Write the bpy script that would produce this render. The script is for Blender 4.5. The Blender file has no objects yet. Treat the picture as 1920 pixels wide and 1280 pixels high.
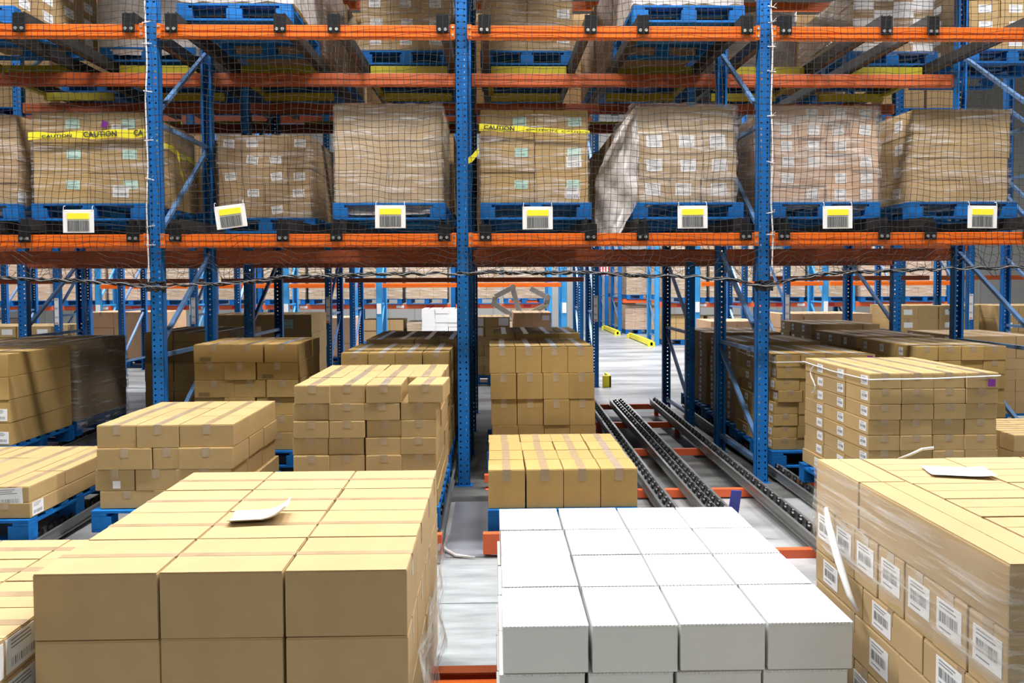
import bpy, bmesh, math, random
from mathutils import Matrix, Vector
random.seed(7)
C = bpy.context.scene.collection
SC = bpy.context.scene
# ------------------------------------------------------------------ camera
def set_camera():
    yaw, pitch, roll = math.radians(1.4), math.radians(2.0), math.radians(0.25)
    f = Vector((math.sin(yaw)*math.cos(pitch), math.cos(yaw)*math.cos(pitch), -math.sin(pitch)))
    r = Vector((math.cos(yaw), -math.sin(yaw), 0)); u = r.cross(f)
    r2 = r*math.cos(roll) - u*math.sin(roll); u2 = r*math.sin(roll) + u*math.cos(roll)
    cd = bpy.data.cameras.new('camera'); co = bpy.data.objects.new('camera', cd); C.objects.link(co)
    cd.sensor_width = 36; cd.lens = 1450*36/1920; cd.shift_y = -61.5/1920; cd.clip_end = 200; cd.clip_start = .05
    m = Matrix.Identity(4)
    for i in range(3):
        m[i][0] = r2[i]; m[i][1] = u2[i]; m[i][2] = -f[i]
    m[0][3], m[1][3], m[2][3] = 0, 0, 1.71
    co.matrix_world = m; SC.camera = co
set_camera()
# ------------------------------------------------------------------ world, lights, exposure
w = bpy.data.worlds.new('world'); SC.world = w; w.use_nodes = True
w.node_tree.nodes['Background'].inputs[0].default_value = (1.0, .955, .83, 1)
w.node_tree.nodes['Background'].inputs[1].default_value = .05
SC.view_settings.view_transform = 'Standard'; SC.view_settings.look = 'None'
SC.view_settings.gamma = 1; SC.view_settings.use_curve_mapping = False
SC.view_settings.exposure = 0.6
SC.cycles.max_bounces = 6; SC.cycles.diffuse_bounces = 2; SC.cycles.transparent_max_bounces = 16
SC.cycles.use_denoising = True
def area(x, y, z, sx, sy, power, col=(1, .975, .985)):
    ld = bpy.data.lights.new('ceiling_and_fill_light', 'AREA'); ld.shape = 'RECTANGLE'; ld.size = sx; ld.size_y = sy
    ld.energy = power; ld.color = col
    o = bpy.data.objects.new('ceiling_and_fill_light', ld); o.location = (x, y, z); C.objects.link(o)
for x, p in ((-9, 260), (-5.4, 330), (-1.8, 420), (1.8, 420), (5.4, 330), (9, 260)):
    area(x, 4.5, 8.6, 1.6, .5, p)
for x in (-12, -7, -2, 3, 8, 13):
    area(x, 16.6, 8.6, 1.6, .5, 420)
for x in (-5.5, 0, 5.5):
    area(x, -6.5, 8.6, 1.6, .5, 110, (1, .93, .76))  # dim unseen fill row added behind the camera to lighten front faces
for y in (12, 21, 25):
    area(2.7, y, 8.6, .5, 1.6, 300)
# ------------------------------------------------------------------ materials
def srgb(r, g, b):
    f = lambda c: (c/255/12.92) if c/255 <= .04045 else ((c/255+.055)/1.055)**2.4
    return (f(r), f(g), f(b), 1)
M = {}
def mat(name, col, rough=.6, metal=0, noise=0, nscale=20, bump=0, rnd=0, spec=.5, stretch=None):
    m = bpy.data.materials.new(name); m.use_nodes = True; nt = m.node_tree; b = nt.nodes['Principled BSDF']
    b.inputs['Roughness'].default_value = rough; b.inputs['Metallic'].default_value = metal
    b.inputs['Specular IOR Level'].default_value = spec
    b.inputs['Base Color'].default_value = col
    out = None
    if noise or rnd or bump:
        tc = nt.nodes.new('ShaderNodeTexCoord'); mp = nt.nodes.new('ShaderNodeMapping')
        nt.links.new(tc.outputs['Object'], mp.inputs[0])
        if stretch: mp.inputs['Scale'].default_value = stretch
        n = nt.nodes.new('ShaderNodeTexNoise'); n.inputs['Scale'].default_value = nscale; n.inputs['Detail'].default_value = 4
        nt.links.new(mp.outputs[0], n.inputs['Vector'])
        hsv = nt.nodes.new('ShaderNodeHueSaturation'); hsv.inputs['Color'].default_value = col
        mr = nt.nodes.new('ShaderNodeMapRange'); mr.inputs[1].default_value = .3; mr.inputs[2].default_value = .7
        mr.inputs[3].default_value = 1-noise; mr.inputs[4].default_value = 1+noise
        nt.links.new(n.outputs[0], mr.inputs[0])
        oi = nt.nodes.new('ShaderNodeObjectInfo'); r2 = nt.nodes.new('ShaderNodeMapRange')
        r2.inputs[3].default_value = 1-rnd; r2.inputs[4].default_value = 1+rnd*.6
        nt.links.new(oi.outputs['Random'], r2.inputs[0])
        mu = nt.nodes.new('ShaderNodeMath'); mu.operation = 'MULTIPLY'
        nt.links.new(mr.outputs[0], mu.inputs[0]); nt.links.new(r2.outputs[0], mu.inputs[1])
        nt.links.new(mu.outputs[0], hsv.inputs['Value']); nt.links.new(hsv.outputs[0], b.inputs['Base Color'])
        if bump:
            bp = nt.nodes.new('ShaderNodeBump'); bp.inputs['Strength'].default_value = bump; bp.inputs['Distance'].default_value = .004
            nt.links.new(n.outputs[0], bp.inputs['Height']); nt.links.new(bp.outputs[0], b.inputs['Normal'])
    M[name] = m
    return m
mat('tan', (.465, .322, .145, 1), .75, noise=.05, nscale=6, rnd=.08, bump=.15, spec=.2)
mat('tan_pale', (.50, .358, .185, 1), .75, noise=.05, nscale=6, rnd=.07, bump=.1, spec=.2)
mat('tan_warm', (.455, .305, .112, 1), .75, noise=.06, nscale=7, rnd=.08, bump=.1, spec=.2)
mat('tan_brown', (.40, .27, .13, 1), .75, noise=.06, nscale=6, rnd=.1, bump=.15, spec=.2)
mat('tan_pink', (.58, .37, .22, 1), .75, noise=.06, nscale=5, rnd=.12, spec=.2)
mat('white_card', (.74, .755, .75, 1), .6, noise=.015, nscale=5, rnd=.03, bump=.08, spec=.25)
mat('tape_clear', (.41, .305, .185, 1), .16, noise=.15, nscale=12, spec=.6)
mat('tape_white_sheen', (.62, .58, .54, 1), .3, noise=.4, nscale=22, rnd=.1)  # white tape print, with the tape's reflective sheen painted in
mat('paper', (.82, .83, .83, 1), .5, noise=.02, nscale=8)
mat('mint', (.47, .74, .62, 1), .5)
mat('ink', (.035, .035, .04, 1), .6)
mat('ink_grey', (.22, .23, .24, 1), .6)
mat('purple', (.19, .02, .25, 1), .5)
mat('yellow', (.86, .76, .03, 1), .5)
mat('rail_yellow', (.44, .385, .012, 1), .45, noise=.06, nscale=9)
mat('blue', (.006, .125, .40, 1), .45, noise=.07, nscale=6, rnd=.06, spec=.3)
mat('blue_lit', (.04, .30, .66, 1), .4, noise=.06, nscale=6)  # rack blue lightened to hold the rear aisle's lamp light
mat('blue_brace', (.10, .21, .40, 1), .35, metal=.25, noise=.15, nscale=14)
mat('pallet_blue', (.006, .125, .40, 1), .65, noise=.25, nscale=9, bump=.4, rnd=.2, spec=.2)
mat('pallet_wood', (.36, .28, .14, 1), .7, noise=.2, nscale=12)
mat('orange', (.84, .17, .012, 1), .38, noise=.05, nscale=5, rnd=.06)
mat('orange_shaded', (.36, .075, .016, 1), .45, noise=.08, nscale=5, rnd=.05)  # beam orange darkened to hold the shade deep in the racks
mat('red_orange', (.72, .12, .035, 1), .45, noise=.05, nscale=5)
mat('red', (.55, .02, .03, 1), .5)
mat('black_steel', (.007, .007, .008, 1), .55, noise=.15, nscale=10, spec=.25)
mat('steel', (.27, .28, .27, 1), .42, metal=.7, noise=.12, nscale=25, stretch=(1, .1, 1))
mat('steel_dark', (.05, .047, .043, 1), .5, metal=.5, noise=.2, nscale=12)
mat('bolt', (.75, .75, .74, 1), .3, metal=.8)
mat('wheel_black', (.012, .012, .014, 1), .35)
mat('net_black', (.010, .010, .011, 1), .7)
mat('cord_white', (.75, .76, .77, 1), .5)
mat('plastic_white', (.78, .78, .76, 1), .35)
mat('grey_metal', (.40, .42, .41, 1), .4, metal=.3, noise=.08)
mat('wall_grey', (.42, .43, .42, 1), .7, noise=.05, nscale=.6)
mat('stop_blue', (.03, .06, .42, 1), .4)
mat('dark_fill', (.10, .075, .05, 1), .8, noise=.3, nscale=3)

def film_mat(name, lo, hi, col=(.80, .78, .76, 1), scale=(1.2, 1.2, 16), thr=.5):
    m = bpy.data.materials.new(name); m.use_nodes = True; nt = m.node_tree; nt.nodes.clear()
    o = nt.nodes.new('ShaderNodeOutputMaterial'); mx = nt.nodes.new('ShaderNodeMixShader')
    t = nt.nodes.new('ShaderNodeBsdfTransparent'); p = nt.nodes.new('ShaderNodeBsdfPrincipled')
    t.inputs[0].default_value = (.97, .965, .96, 1)
    p.inputs['Base Color'].default_value = col; p.inputs['Roughness'].default_value = .18
    tc = nt.nodes.new('ShaderNodeTexCoord'); mp = nt.nodes.new('ShaderNodeMapping'); mp.inputs['Scale'].default_value = scale
    n = nt.nodes.new('ShaderNodeTexNoise'); n.inputs['Scale'].default_value = 2.2; n.inputs['Detail'].default_value = 6; n.inputs['Roughness'].default_value = .65
    n.inputs['Distortion'].default_value = .6
    nt.links.new(tc.outputs['Object'], mp.inputs[0]); nt.links.new(mp.outputs[0], n.inputs['Vector'])
    mr = nt.nodes.new('ShaderNodeMapRange'); mr.inputs[1].default_value = thr; mr.inputs[2].default_value = thr+.2
    mr.inputs[3].default_value = lo; mr.inputs[4].default_value = hi
    nt.links.new(n.outputs[0], mr.inputs[0]); nt.links.new(mr.outputs[0], mx.inputs[0])
    bp = nt.nodes.new('ShaderNodeBump'); bp.inputs['Strength'].default_value = .5; bp.inputs['Distance'].default_value = .01
    nt.links.new(n.outputs[0], bp.inputs['Height']); nt.links.new(bp.outputs[0], p.inputs['Normal'])
    nt.links.new(t.outputs[0], mx.inputs[1]); nt.links.new(p.outputs[0], mx.inputs[2]); nt.links.new(mx.outputs[0], o.inputs[0])
    M[name] = m
film_mat('film', .05, .62)
film_mat('film_haze', .16, .75, col=(.84, .81, .77, 1), thr=.49)
film_mat('film_near', .12, .58, col=(.74, .70, .64, 1), scale=(6, 1.2, 22), thr=.48)
film_mat('film_heavy', .60, .92, col=(.66, .62, .59, 1), scale=(3, 3, 5), thr=.42)

def floor_mat():
    m = bpy.data.materials.new('concrete'); m.use_nodes = True; nt = m.node_tree; b = nt.nodes['Principled BSDF']
    tc = nt.nodes.new('ShaderNodeTexCoord')
    def noise(scale, st, det=5):
        mp = nt.nodes.new('ShaderNodeMapping'); mp.inputs['Scale'].default_value = st
        n = nt.nodes.new('ShaderNodeTexNoise'); n.inputs['Scale'].default_value = scale; n.inputs['Detail'].default_value = det
        nt.links.new(tc.outputs['Object'], mp.inputs[0]); nt.links.new(mp.outputs[0], n.inputs['Vector']); return n
    n1 = noise(1.1, (.5, 1.6, 1)); n2 = noise(9, (.35, 2.2, 1), 6)
    r1 = nt.nodes.new('ShaderNodeValToRGB'); r1.color_ramp.elements[0].position = .36; r1.color_ramp.elements[1].position = .56
    r1.color_ramp.elements[0].color = (.20, .205, .205, 1); r1.color_ramp.elements[1].color = (.40, .42, .42, 1)
    r2 = nt.nodes.new('ShaderNodeValToRGB'); r2.color_ramp.elements[0].position = .26; r2.color_ramp.elements[1].position = .40
    r2.color_ramp.elements[0].color = (.35, .36, .35, 1); r2.color_ramp.elements[1].color = (1, 1, 1, 1)
    mx = nt.nodes.new('ShaderNodeMix'); mx.data_type = 'RGBA'; mx.blend_type = 'MULTIPLY'; mx.inputs[0].default_value = 1
    nt.links.new(n1.outputs[0], r1.inputs[0]); nt.links.new(n2.outputs[0], r2.inputs[0])
    nt.links.new(r1.outputs[0], mx.inputs[6]); nt.links.new(r2.outputs[0], mx.inputs[7])
    nt.links.new(mx.outputs[2], b.inputs['Base Color']); b.inputs['Roughness'].default_value = .32
    M['concrete'] = m
floor_mat()
mat('slab_grey', (.20, .21, .235, 1), .4, noise=.12, nscale=5)
mat('slab_pale', (.30, .33, .335, 1), .4, noise=.22, nscale=7, stretch=(.5, 2.5, 1))
mat('slab_dirt_shade', (.10, .104, .098, 1), .42, noise=.45, nscale=3.5, stretch=(.6, 1.6, 1))  # dirty concrete under the racks, with rack shade also in its dark tone

# ------------------------------------------------------------------ mesh helpers
class MB:
    def __init__(s): s.v = []; s.f = []; s.m = []
    def quad(s, pts, mi=0):
        n = len(s.v); s.v += [tuple(p) for p in pts]; s.f.append(tuple(range(n, n+len(pts)))); s.m.append(mi)
    def box(s, x0, x1, y0, y1, z0, z1, mi=0):
        n = len(s.v)
        s.v += [(x0, y0, z0), (x1, y0, z0), (x1, y1, z0), (x0, y1, z0), (x0, y0, z1), (x1, y0, z1), (x1, y1, z1), (x0, y1, z1)]
        for q in ((0, 3, 2, 1), (4, 5, 6, 7), (0, 1, 5, 4), (1, 2, 6, 5), (2, 3, 7, 6), (3, 0, 4, 7)):
            s.f.append(tuple(n+i for i in q)); s.m.append(mi)
    def bar(s, a, b, w, h, mi=0, up=(0, 0, 1)):
        a, b = Vector(a), Vector(b); d = (b-a).normalized(); u = Vector(up)
        if abs(d.dot(u)) > .98: u = Vector((0, 1, 0))
        x = d.cross(u).normalized()*w/2; y = x.cross(d).normalized()*h/2; n = len(s.v)
        for p in (a, b):
            for k in ((-1, -1), (1, -1), (1, 1), (-1, 1)): s.v.append(tuple(p+x*k[0]+y*k[1]))
        for q in ((0, 1, 2, 3), (7, 6, 5, 4), (0, 4, 5, 1), (1, 5, 6, 2), (2, 6, 7, 3), (3, 7, 4, 0)):
            s.f.append(tuple(n+i for i in q)); s.m.append(mi)
    def tube(s, pts, r, k=5, mi=0, cap=True):
        n0 = len(s.v); P = [Vector(p) for p in pts]; N = len(P)
        for i, p in enumerate(P):
            d = (P[min(i+1, N-1)]-P[max(i-1, 0)]).normalized(); u = Vector((0, 0, 1)) if abs(d.z) < .9 else Vector((0, 1, 0))
            x = d.cross(u).normalized(); y = x.cross(d).normalized()
            rr = r[i] if isinstance(r, (list, tuple)) else r
            for j in range(k):
                a = 2*math.pi*j/k; s.v.append(tuple(p+x*math.cos(a)*rr+y*math.sin(a)*rr))
        for i in range(N-1):
            for j in range(k):
                a = n0+i*k+j; b = n0+i*k+(j+1) % k
                s.f.append((a, b, b+k, a+k)); s.m.append(mi)
        if cap:
            s.f.append(tuple(n0+j for j in range(k))[::-1]); s.m.append(mi)
            s.f.append(tuple(n0+(N-1)*k+j for j in range(k))); s.m.append(mi)
    def cyl(s, c, axis, r, h, k=12, mi=0):
        c = Vector(c); a = Vector(axis).normalized(); s.tube([c-a*h/2, c+a*h/2], r, k, mi)
    def mesh(s, name, mats, bevel=0, smooth=False):
        me = bpy.data.meshes.new(name); me.from_pydata(s.v, [], s.f)
        for m in (mats if isinstance(mats, (list, tuple)) else [mats]): me.materials.append(M[m])
        me.polygons.foreach_set('material_index', s.m)
        if bevel or smooth:
            bm = bmesh.new(); bm.from_mesh(me)
            if bevel:
                bmesh.ops.bevel(bm, geom=[e for e in bm.edges if len(e.link_faces) == 2 and e.calc_face_angle(0) > .6], offset=bevel, segments=2, affect='EDGES', profile=.6)
            bm.to_mesh(me); bm.free()
            if smooth: me.polygons.foreach_set('use_smooth', [True]*len(me.polygons))
        me.update(); return me
    def obj(s, name, mats, parent=None, bevel=0, smooth=False, loc=(0, 0, 0), rz=0):
        return link(name, s.mesh(name, mats, bevel, smooth), parent, loc, rz)
def link(name, me, parent=None, loc=(0, 0, 0), rz=0):
    o = bpy.data.objects.new(name, me); C.objects.link(o); o.location = loc; o.rotation_euler = (0, 0, rz)
    if parent: o.parent = parent
    return o
def tag(o, label, cat, group=None, kind=None):
    o['label'] = label; o['category'] = cat
    if group: o['group'] = group
    if kind: o['kind'] = kind
    return o
def thing(name, label, cat, loc=(0, 0, 0), rz=0, group=None):
    return tag(link(name, None, None, loc, rz), label, cat, group)
def struct(name, mb, m):
    o = mb.obj(name, m); o['kind'] = 'structure'; return o
ORD = ['first', 'second', 'third', 'fourth', 'fifth', 'sixth', 'seventh', 'eighth', 'ninth', 'tenth']
CACHE = {}
def cached(key, fn):
    if key not in CACHE: CACHE[key] = fn()
    return CACHE[key]

# ------------------------------------------------------------------ the setting
b = MB(); b.box(-24, 24, -3, 30, -.2, 0); struct('floor', b, 'concrete')
b = MB(); b.box(-24, 24, 29.8, 30, 0, 10)
for x in range(-24, 24): b.box(x, x+.03, 29.77, 29.8, 0, 10)
struct('wall_back', b, 'wall_grey')
b = MB(); b.box(-.30, -.02, 4.75, 5.95, 0, .004); struct('trim_1', b, 'slab_grey')
b = MB(); b.box(-6, 6.5, 5.97, 10.25, 0, .003); struct('trim_3', b, 'slab_dirt_shade')
b = MB(); b.box(-.62, .22, 3.3, 4.70, 0, .005)
b.box(-.62, .22, 4.05, 4.36, .005, .009); struct('trim_2', b, 'slab_pale')

# ------------------------------------------------------------------ racking
def perforated(width, z0, z1, y, pitch=.0508, r=.0085, inset=.024):
    """strip of sheet facing -Y with two columns of octagonal holes"""
    mb = MB(); n = int((z1-z0)/pitch); cs = (-width/2+inset, width/2-inset); hw = .018
    xs = [-width/2, cs[0]-hw, cs[0]+hw, cs[1]-hw, cs[1]+hw, width/2]
    for k in (0, 2, 4): mb.quad([(xs[k], y, z0), (xs[k+1], y, z0), (xs[k+1], y, z0+n*pitch), (xs[k], y, z0+n*pitch)])
    for c in cs:
        for i in range(n):
            zb = z0+i*pitch; zt = zb+pitch; zc = (zb+zt)/2
            o = [(c-hw, zb), (c, zb), (c+hw, zb), (c+hw, zc), (c+hw, zt), (c, zt), (c-hw, zt), (c-hw, zc)]
            ins = [(c+r*math.cos(math.radians(225+45*j)), zc+r*math.sin(math.radians(225+45*j))) for j in range(8)]
            n0 = len(mb.v)
            mb.v += [(p[0], y, p[1]) for p in o]+[(p[0], y, p[1]) for p in ins]
            for j in range(8):
                q = (j+1) % 8; mb.f.append((n0+j, n0+q, n0+8+q, n0+8+j)); mb.m.append(0)
    return mb, z0+n*pitch
def post_mesh(H, w=.10, d=.075, m='blue', holes=True):
    def make():
        if holes: mb, zt = perforated(w, 0, H, 0)
        else:
            mb = MB(); zt = H; mb.quad([(-w/2, 0, 0), (w/2, 0, 0), (w/2, 0, H), (-w/2, 0, H)])
        t = .004
        mb.box(-w/2, -w/2+t, 0, d, 0, zt); mb.box(w/2-t, w/2, 0, d, 0, zt)
        mb.box(-w/2, -w/2+.022, d-t, d, 0, zt); mb.box(w/2-.022, w/2, d-t, d, 0, zt)
        mb.box(-w/2-.02, w/2+.02, -.015, d+.02, 0, .008)
        return mb.mesh('post', m)
    return cached(('post', H, w, d, m, holes), make)
def rack_frame(x, yf, yr, H, label, cat='rack frame', braces=None, m='blue', bm_='blue_brace', holes=True, w=.10, group=None, d=.075):
    t = thing('rack_frame', label, cat, (x, yf, 0), 0, group)
    a = link('post', post_mesh(H, w, d, m, holes), t)
    L = yr-yf
    p = link('post', post_mesh(H, w, d, m, holes), t, (0, L, 0), math.pi)
    for z0, z1 in braces or ():
        mb = MB(); ya, yb = d*.8, L-d*.8
        mb.bar((0, ya, z0), (0, yb, z1), .036, .030 if abs(z1-z0) > .2 else .034)
        mb.obj('diagonal_brace' if abs(z1-z0) > .2 else 'horizontal_brace', bm_, t)
    return t
BR = [(.17, .17), (.30, 1.05), (1.11, 1.11), (1.20, 1.98), (2.11, 3.0), (3.02, 3.02), (3.10, 3.92), (4.0, 4.9)]
names = {-5.27: 'beyond the left edge', -2.76: 'left', -.25: 'middle', 2.26: 'right', 4.65: 'far right'}
XF = [-5.27, -2.76, -.25, 2.26, 4.65]
FL = {-5.27: ('left of the dark wrapped floor stack', ), -2.76: ('left of the picture with white cord', ), -.25: ('mid picture without cord', ),
      2.26: ('right of the picture beside the empty lane', ), 4.65: ('behind the wide carton block at far right', )}
for x in XF:
    rack_frame(x, 6.416, 7.68, 5.2, 'blue perforated front row rack frame, '+FL[x][0], braces=BR)
for x in XF+[6.75]:
    rack_frame(x, 8.79, 10.07, 5.2, 'blue rack frame deep in the block behind the '+{-5.27: 'leftmost front bay', -2.76: 'corded left frame', -.25: 'middle frame', 2.26: 'right frame by the empty lane', 4.65: 'far right frame', 6.75: 'last frame at right edge'}[x], braces=BR)

def beam(x0, x1, y, z, h=.107, d=.05, m='orange', label='', bolts=True, group=None, step=True, plates=True):
    t = thing('load_beam', label, 'rack beam', ((x0+x1)/2, y, z), 0, group)
    L = x1-x0; mb = MB(); mb.box(-L/2, L/2, 0, d, 0, h)
    if step: mb.box(-L/2+.03, L/2-.03, -.003, 0, .012, h*.42); mb.box(-L/2+.03, L/2-.03, -.003, 0, h*.52, h-.012)
    mb.obj('rail_body', m, t, bevel=.004)
    if plates:
        for s in (-1, 1):
            mb = MB(); mb.box(s*(L/2-.018)-.018, s*(L/2-.018)+.018, -.010, -.003, -.004, h+.006)
            e = mb.obj('end_plate', m, t, bevel=.002)
            mb = MB()
            for zz in (.025, h-.02): mb.cyl((s*(L/2-.018), -.013, zz), (0, 1, 0), .010, .008, 8)
            mb.obj('bolt', 'bolt', e)
    return t
BAY = [(-5.22, -2.81, 'left'), (-2.71, -.30, 'second'), (-.20, 2.21, 'third'), (2.31, 4.60, 'right'), ]
BN = ['leftmost bay', 'bay left of the middle post', 'bay right of the middle post', 'rightmost bay']
for (x0, x1, _), bn in zip(BAY, BN):
    beam(x0, x1, 6.40, 2.001, label='bright orange lower front beam across the '+bn)
    beam(x0, x1, 6.40, 3.695, label='bright orange upper front beam across the '+bn)
    for lv, z, zz in (('lower', 1.90, 2.0), ('upper', 3.625, 3.7)):
        beam(x0, x1, 7.66, z, h=.125, m='orange_shaded', label='shaded orange %s beam one row behind the front, %s' % (lv, bn), plates=False)
        beam(x0, x1, 8.80, z-.02, h=.115, m='orange_shaded', label='shaded orange %s beam two rows behind the front, %s' % (lv, bn), plates=False)
        beam(x0, x1, 10.05, z-.0, h=.11, m='orange_shaded', label='shaded orange %s beam at the back of the block, %s' % (lv, bn), plates=False)
    beam(x0, x1, 10.05, 5.2, m='orange', label='orange beam glimpsed high at the back, '+bn, plates=False)

# flow rails of the two upper levels with black shoes on the front beam
LX = [(-3.36, .435), (-2.15, .435), (-.84, .44), (.375, .435), (1.67, .43), (2.84, .42), (4.07, .42), (-4.57, .43)]
LN = ['lane beside the left corded post', 'lane right of the left corded post', 'lane left of the middle post', 'lane right of the middle post', 'lane left of the right corded post',
      'lane right of the right corded post', 'lane at the right edge', 'lane at the left edge']
def upper_rail(x, y0, y1, z0, z1, label, group=None):
    t = thing('flow_rail', label, 'roller rail', (x, y0, z0), 0, group)
    mb = MB(); L = y1-y0; dz = z1-z0
    for s in (-1, 1): mb.bar((s*.032, .0, .05), (s*.032, L, .05+dz), .006, .10)
    mb.bar((0, 0, .008), (0, L, .008+dz), .07, .006)
    mb.obj('channel', 'steel_dark', t)
    b0, b1 = (-.09, .05) if z0 < 3 else (-.07, .085)
    mb = MB(); mb.box(-.05, .05, -.018, -.010, b0, b1); mb.box(-.05, .05, -.018, -.002, b1-.008, b1)
    bk = mb.obj('end_shoe', 'black_steel', t, bevel=.004)
    for s in (-1, 1):
        mb = MB(); mb.cyl((s*.024, -.022, b0+.03), (0, 1, 0), .013, .012, 10); mb.obj('bolt', 'bolt', bk)
    return t
for (lx, hw), ln in zip(LX, LN):
    for lv, z in (('lower', 2.14), ('upper', 3.805)):
        for s, sn in ((-1, 'left'), (1, 'right')):
            upper_rail(lx+s*hw, 6.395, 10.4, z-.005, z+.06, 'dark %s rail with black shoe on the %s beam, %s' % (sn, lv, ln.replace('of the', 'of').replace('beside the', 'beside')))
for (lx, hw), ln in zip(LX, LN):
    t = thing('cross_tie', 'nearer straight yellow tie under upper pallets, '+ln, 'cross tie', (lx, 7.95, 3.80))
    mb = MB(); mb.box(-hw+.05, hw-.05, 0, .04, 0, .10); mb.obj('plate', 'rail_yellow', t, bevel=.004)
    t = thing('cross_tie', 'farther U shaped yellow tie under upper pallets, '+ln, 'cross tie', (lx, 8.74, 3.735))
    mb = MB(); mb.box(-hw+.05, hw-.05, 0, .05, 0, .085); mb.obj('plate', 'rail_yellow', t, bevel=.004)
    s = -1 if lx < .9 else 1
    mb = MB(); mb.box(s*(hw-.05)-.03, s*(hw-.05)+.03, -.55, .0, .05, .085); mb.obj('side_arm', 'rail_yellow', t, bevel=.004)
    t = thing('cross_tie', 'farthest yellow tie under the upper level, '+ln, 'cross tie', (lx, 10.6, 3.80))
    mb = MB(); mb.box(-hw+.05, hw-.05, 0, .05, 0, .09); mb.obj('plate', 'rail_yellow', t, bevel=.004)

# ------------------------------------------------------------------ pallets
def pallet(x, y, z, label, w=.98, d=1.12, wood=False, group=None):
    t = thing('pallet', label, 'pallet', (x, y, z), 0, group)
    def deck():
        mb = MB()
        for i in range(7):
            y0 = i*(d-.10)/6; mb.box(-w/2, w/2, y0, y0+.10 if i in (0, 6) else y0+.085, .125, .145, 0)
        for sx in (-1, 0, 1): mb.box(sx*(w/2-.05)-.05, sx*(w/2-.05)+.05, 0, d, .105, .125)
        return mb.mesh('top_deck', 'pallet_blue', bevel=.003)
    def blk():
        mb = MB(); mb.box(-.065, .065, 0, .10, .02, .105); return mb.mesh('block', 'pallet_blue', bevel=.004)
    def run():
        mb = MB(); mb.box(-w/2, w/2, 0, .10, 0, .02); return mb.mesh('bottom_board', 'pallet_blue', bevel=.003)
    link('top_deck', cached(('deck', w, d), deck), t)
    for i in range(3):
        yy = i*(d-.10)/2
        for sx in (-1, 0, 1): link('block', cached('blk', blk), t, (sx*(w/2-.065), yy, 0))
        link('bottom_board', cached(('run', w), run), t, (0, yy, 0))
    return t

# ------------------------------------------------------------------ cartons
def label_mesh(w, h, style):
    def make():
        mb = MB(); rnd = random.Random(style+str(w)); mb.box(-w/2, w/2, -.0012, 0, -h/2, h/2, 0)
        def bar(x0, x1, z0, z1): mb.quad([(x0, -.0017, z0), (x1, -.0017, z0), (x1, -.0017, z1), (x0, -.0017, z1)], 1)
        if style == 'print':
            mb = MB(); x = -w/2
            while x < w/2:
                bw = rnd.choice((.4, .8, 1.3))*w*.04; mb.quad([(x, -.0012, -h/2), (x+bw, -.0012, -h/2), (x+bw, -.0012, h/2), (x, -.0012, h/2)], 1); x += bw+w*.03
        if style in ('bar', 'mint', 'doc'):
            x = -w*.38; zb = (-h*.18, h*.16) if style == 'bar' else (-h*.36, -h*.12)
            while x < w*.36:
                bw = rnd.choice((.5, .8, 1.3))*w*.022; bar(x, x+bw, *zb); x += bw+rnd.choice((.6, 1.0, 1.5))*w*.024
            for i in range(3 if style == 'doc' else 2):
                bar(-w*.38, w*(.05+.25*rnd.random()), h*(.40-.11*i)-h*.02, h*(.40-.11*i)+h*.02)
            if style == 'bar': bar(-w*.38, w*.1, -h*.36, -h*.32)
        return mb.mesh('shipping_label', ['mint' if style == 'mint' else 'paper', 'print_brown' if style == 'print' else 'ink_grey'])
    return cached(('lab', w, h, style), make)
mat('print_brown', (.17, .11, .045, 1), .7)
def carton_mesh(w, d, h, m, tape, scallop=False):
    """origin at the bottom centre; w along X, d along Y"""
    def make():
        bm = bmesh.new(); bmesh.ops.create_cube(bm, size=1)
        for v in bm.verts: v.co = Vector((v.co.x*w, v.co.y*d, (v.co.z+.5)*(h-.003)))
        bmesh.ops.bevel(bm, geom=bm.edges[:], offset=min(.004, h*.05), segments=2, affect='EDGES', profile=.6)
        me = bpy.data.meshes.new('carton')
        def slab(x0, x1, y0, y1, z0, z1):
            vs = [bm.verts.new(p) for p in ((x0, y0, z0), (x1, y0, z0), (x1, y1, z0), (x0, y1, z0), (x0, y0, z1), (x1, y0, z1), (x1, y1, z1), (x0, y1, z1))]
            for q in ((0, 3, 2, 1), (4, 5, 6, 7), (0, 1, 5, 4), (1, 2, 6, 5), (2, 3, 7, 6), (3, 0, 4, 7)): bm.faces.new([vs[i] for i in q])
        g = .0015; e = .002
        if scallop:
            n = 22; top = []
            for ys, sgn in ((-d/2, -1), (d/2, 1)):
                row = []
                for i in range(n*2+1):
                    row.append((-w/2+w*i/(n*2), ys+sgn*(.0008+.0042*(i % 2)), h-.002))
                top.append(row)
            f = top[0]+top[1][::-1]
            lo = [bm.verts.new((p[0], p[1], h-.005)) for p in f]; hi = [bm.verts.new((p[0], p[1], h)) for p in f]
            bm.faces.new(hi); k = len(f)
            for i in range(k): bm.faces.new((lo[i], lo[(i+1) % k], hi[(i+1) % k], hi[i]))
        elif tape == 'x':
            slab(-w/2+e, w/2-e, -d/2+e, -g, h-.004, h); slab(-w/2+e, w/2-e, g, d/2-e, h-.004, h)
        else:
            slab(-w/2+e, -g, -d/2+e, d/2-e, h-.004, h); slab(g, w/2-e, -d/2+e, d/2-e, h-.004, h)
        bmesh.ops.recalc_face_normals(bm, faces=bm.faces[:])
        bm.to_mesh(me); bm.free(); me.materials.append(M[m]); return me
    return cached(('carton', round(w, 4), round(d, 4), round(h, 4), m, tape, scallop), make)
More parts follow.
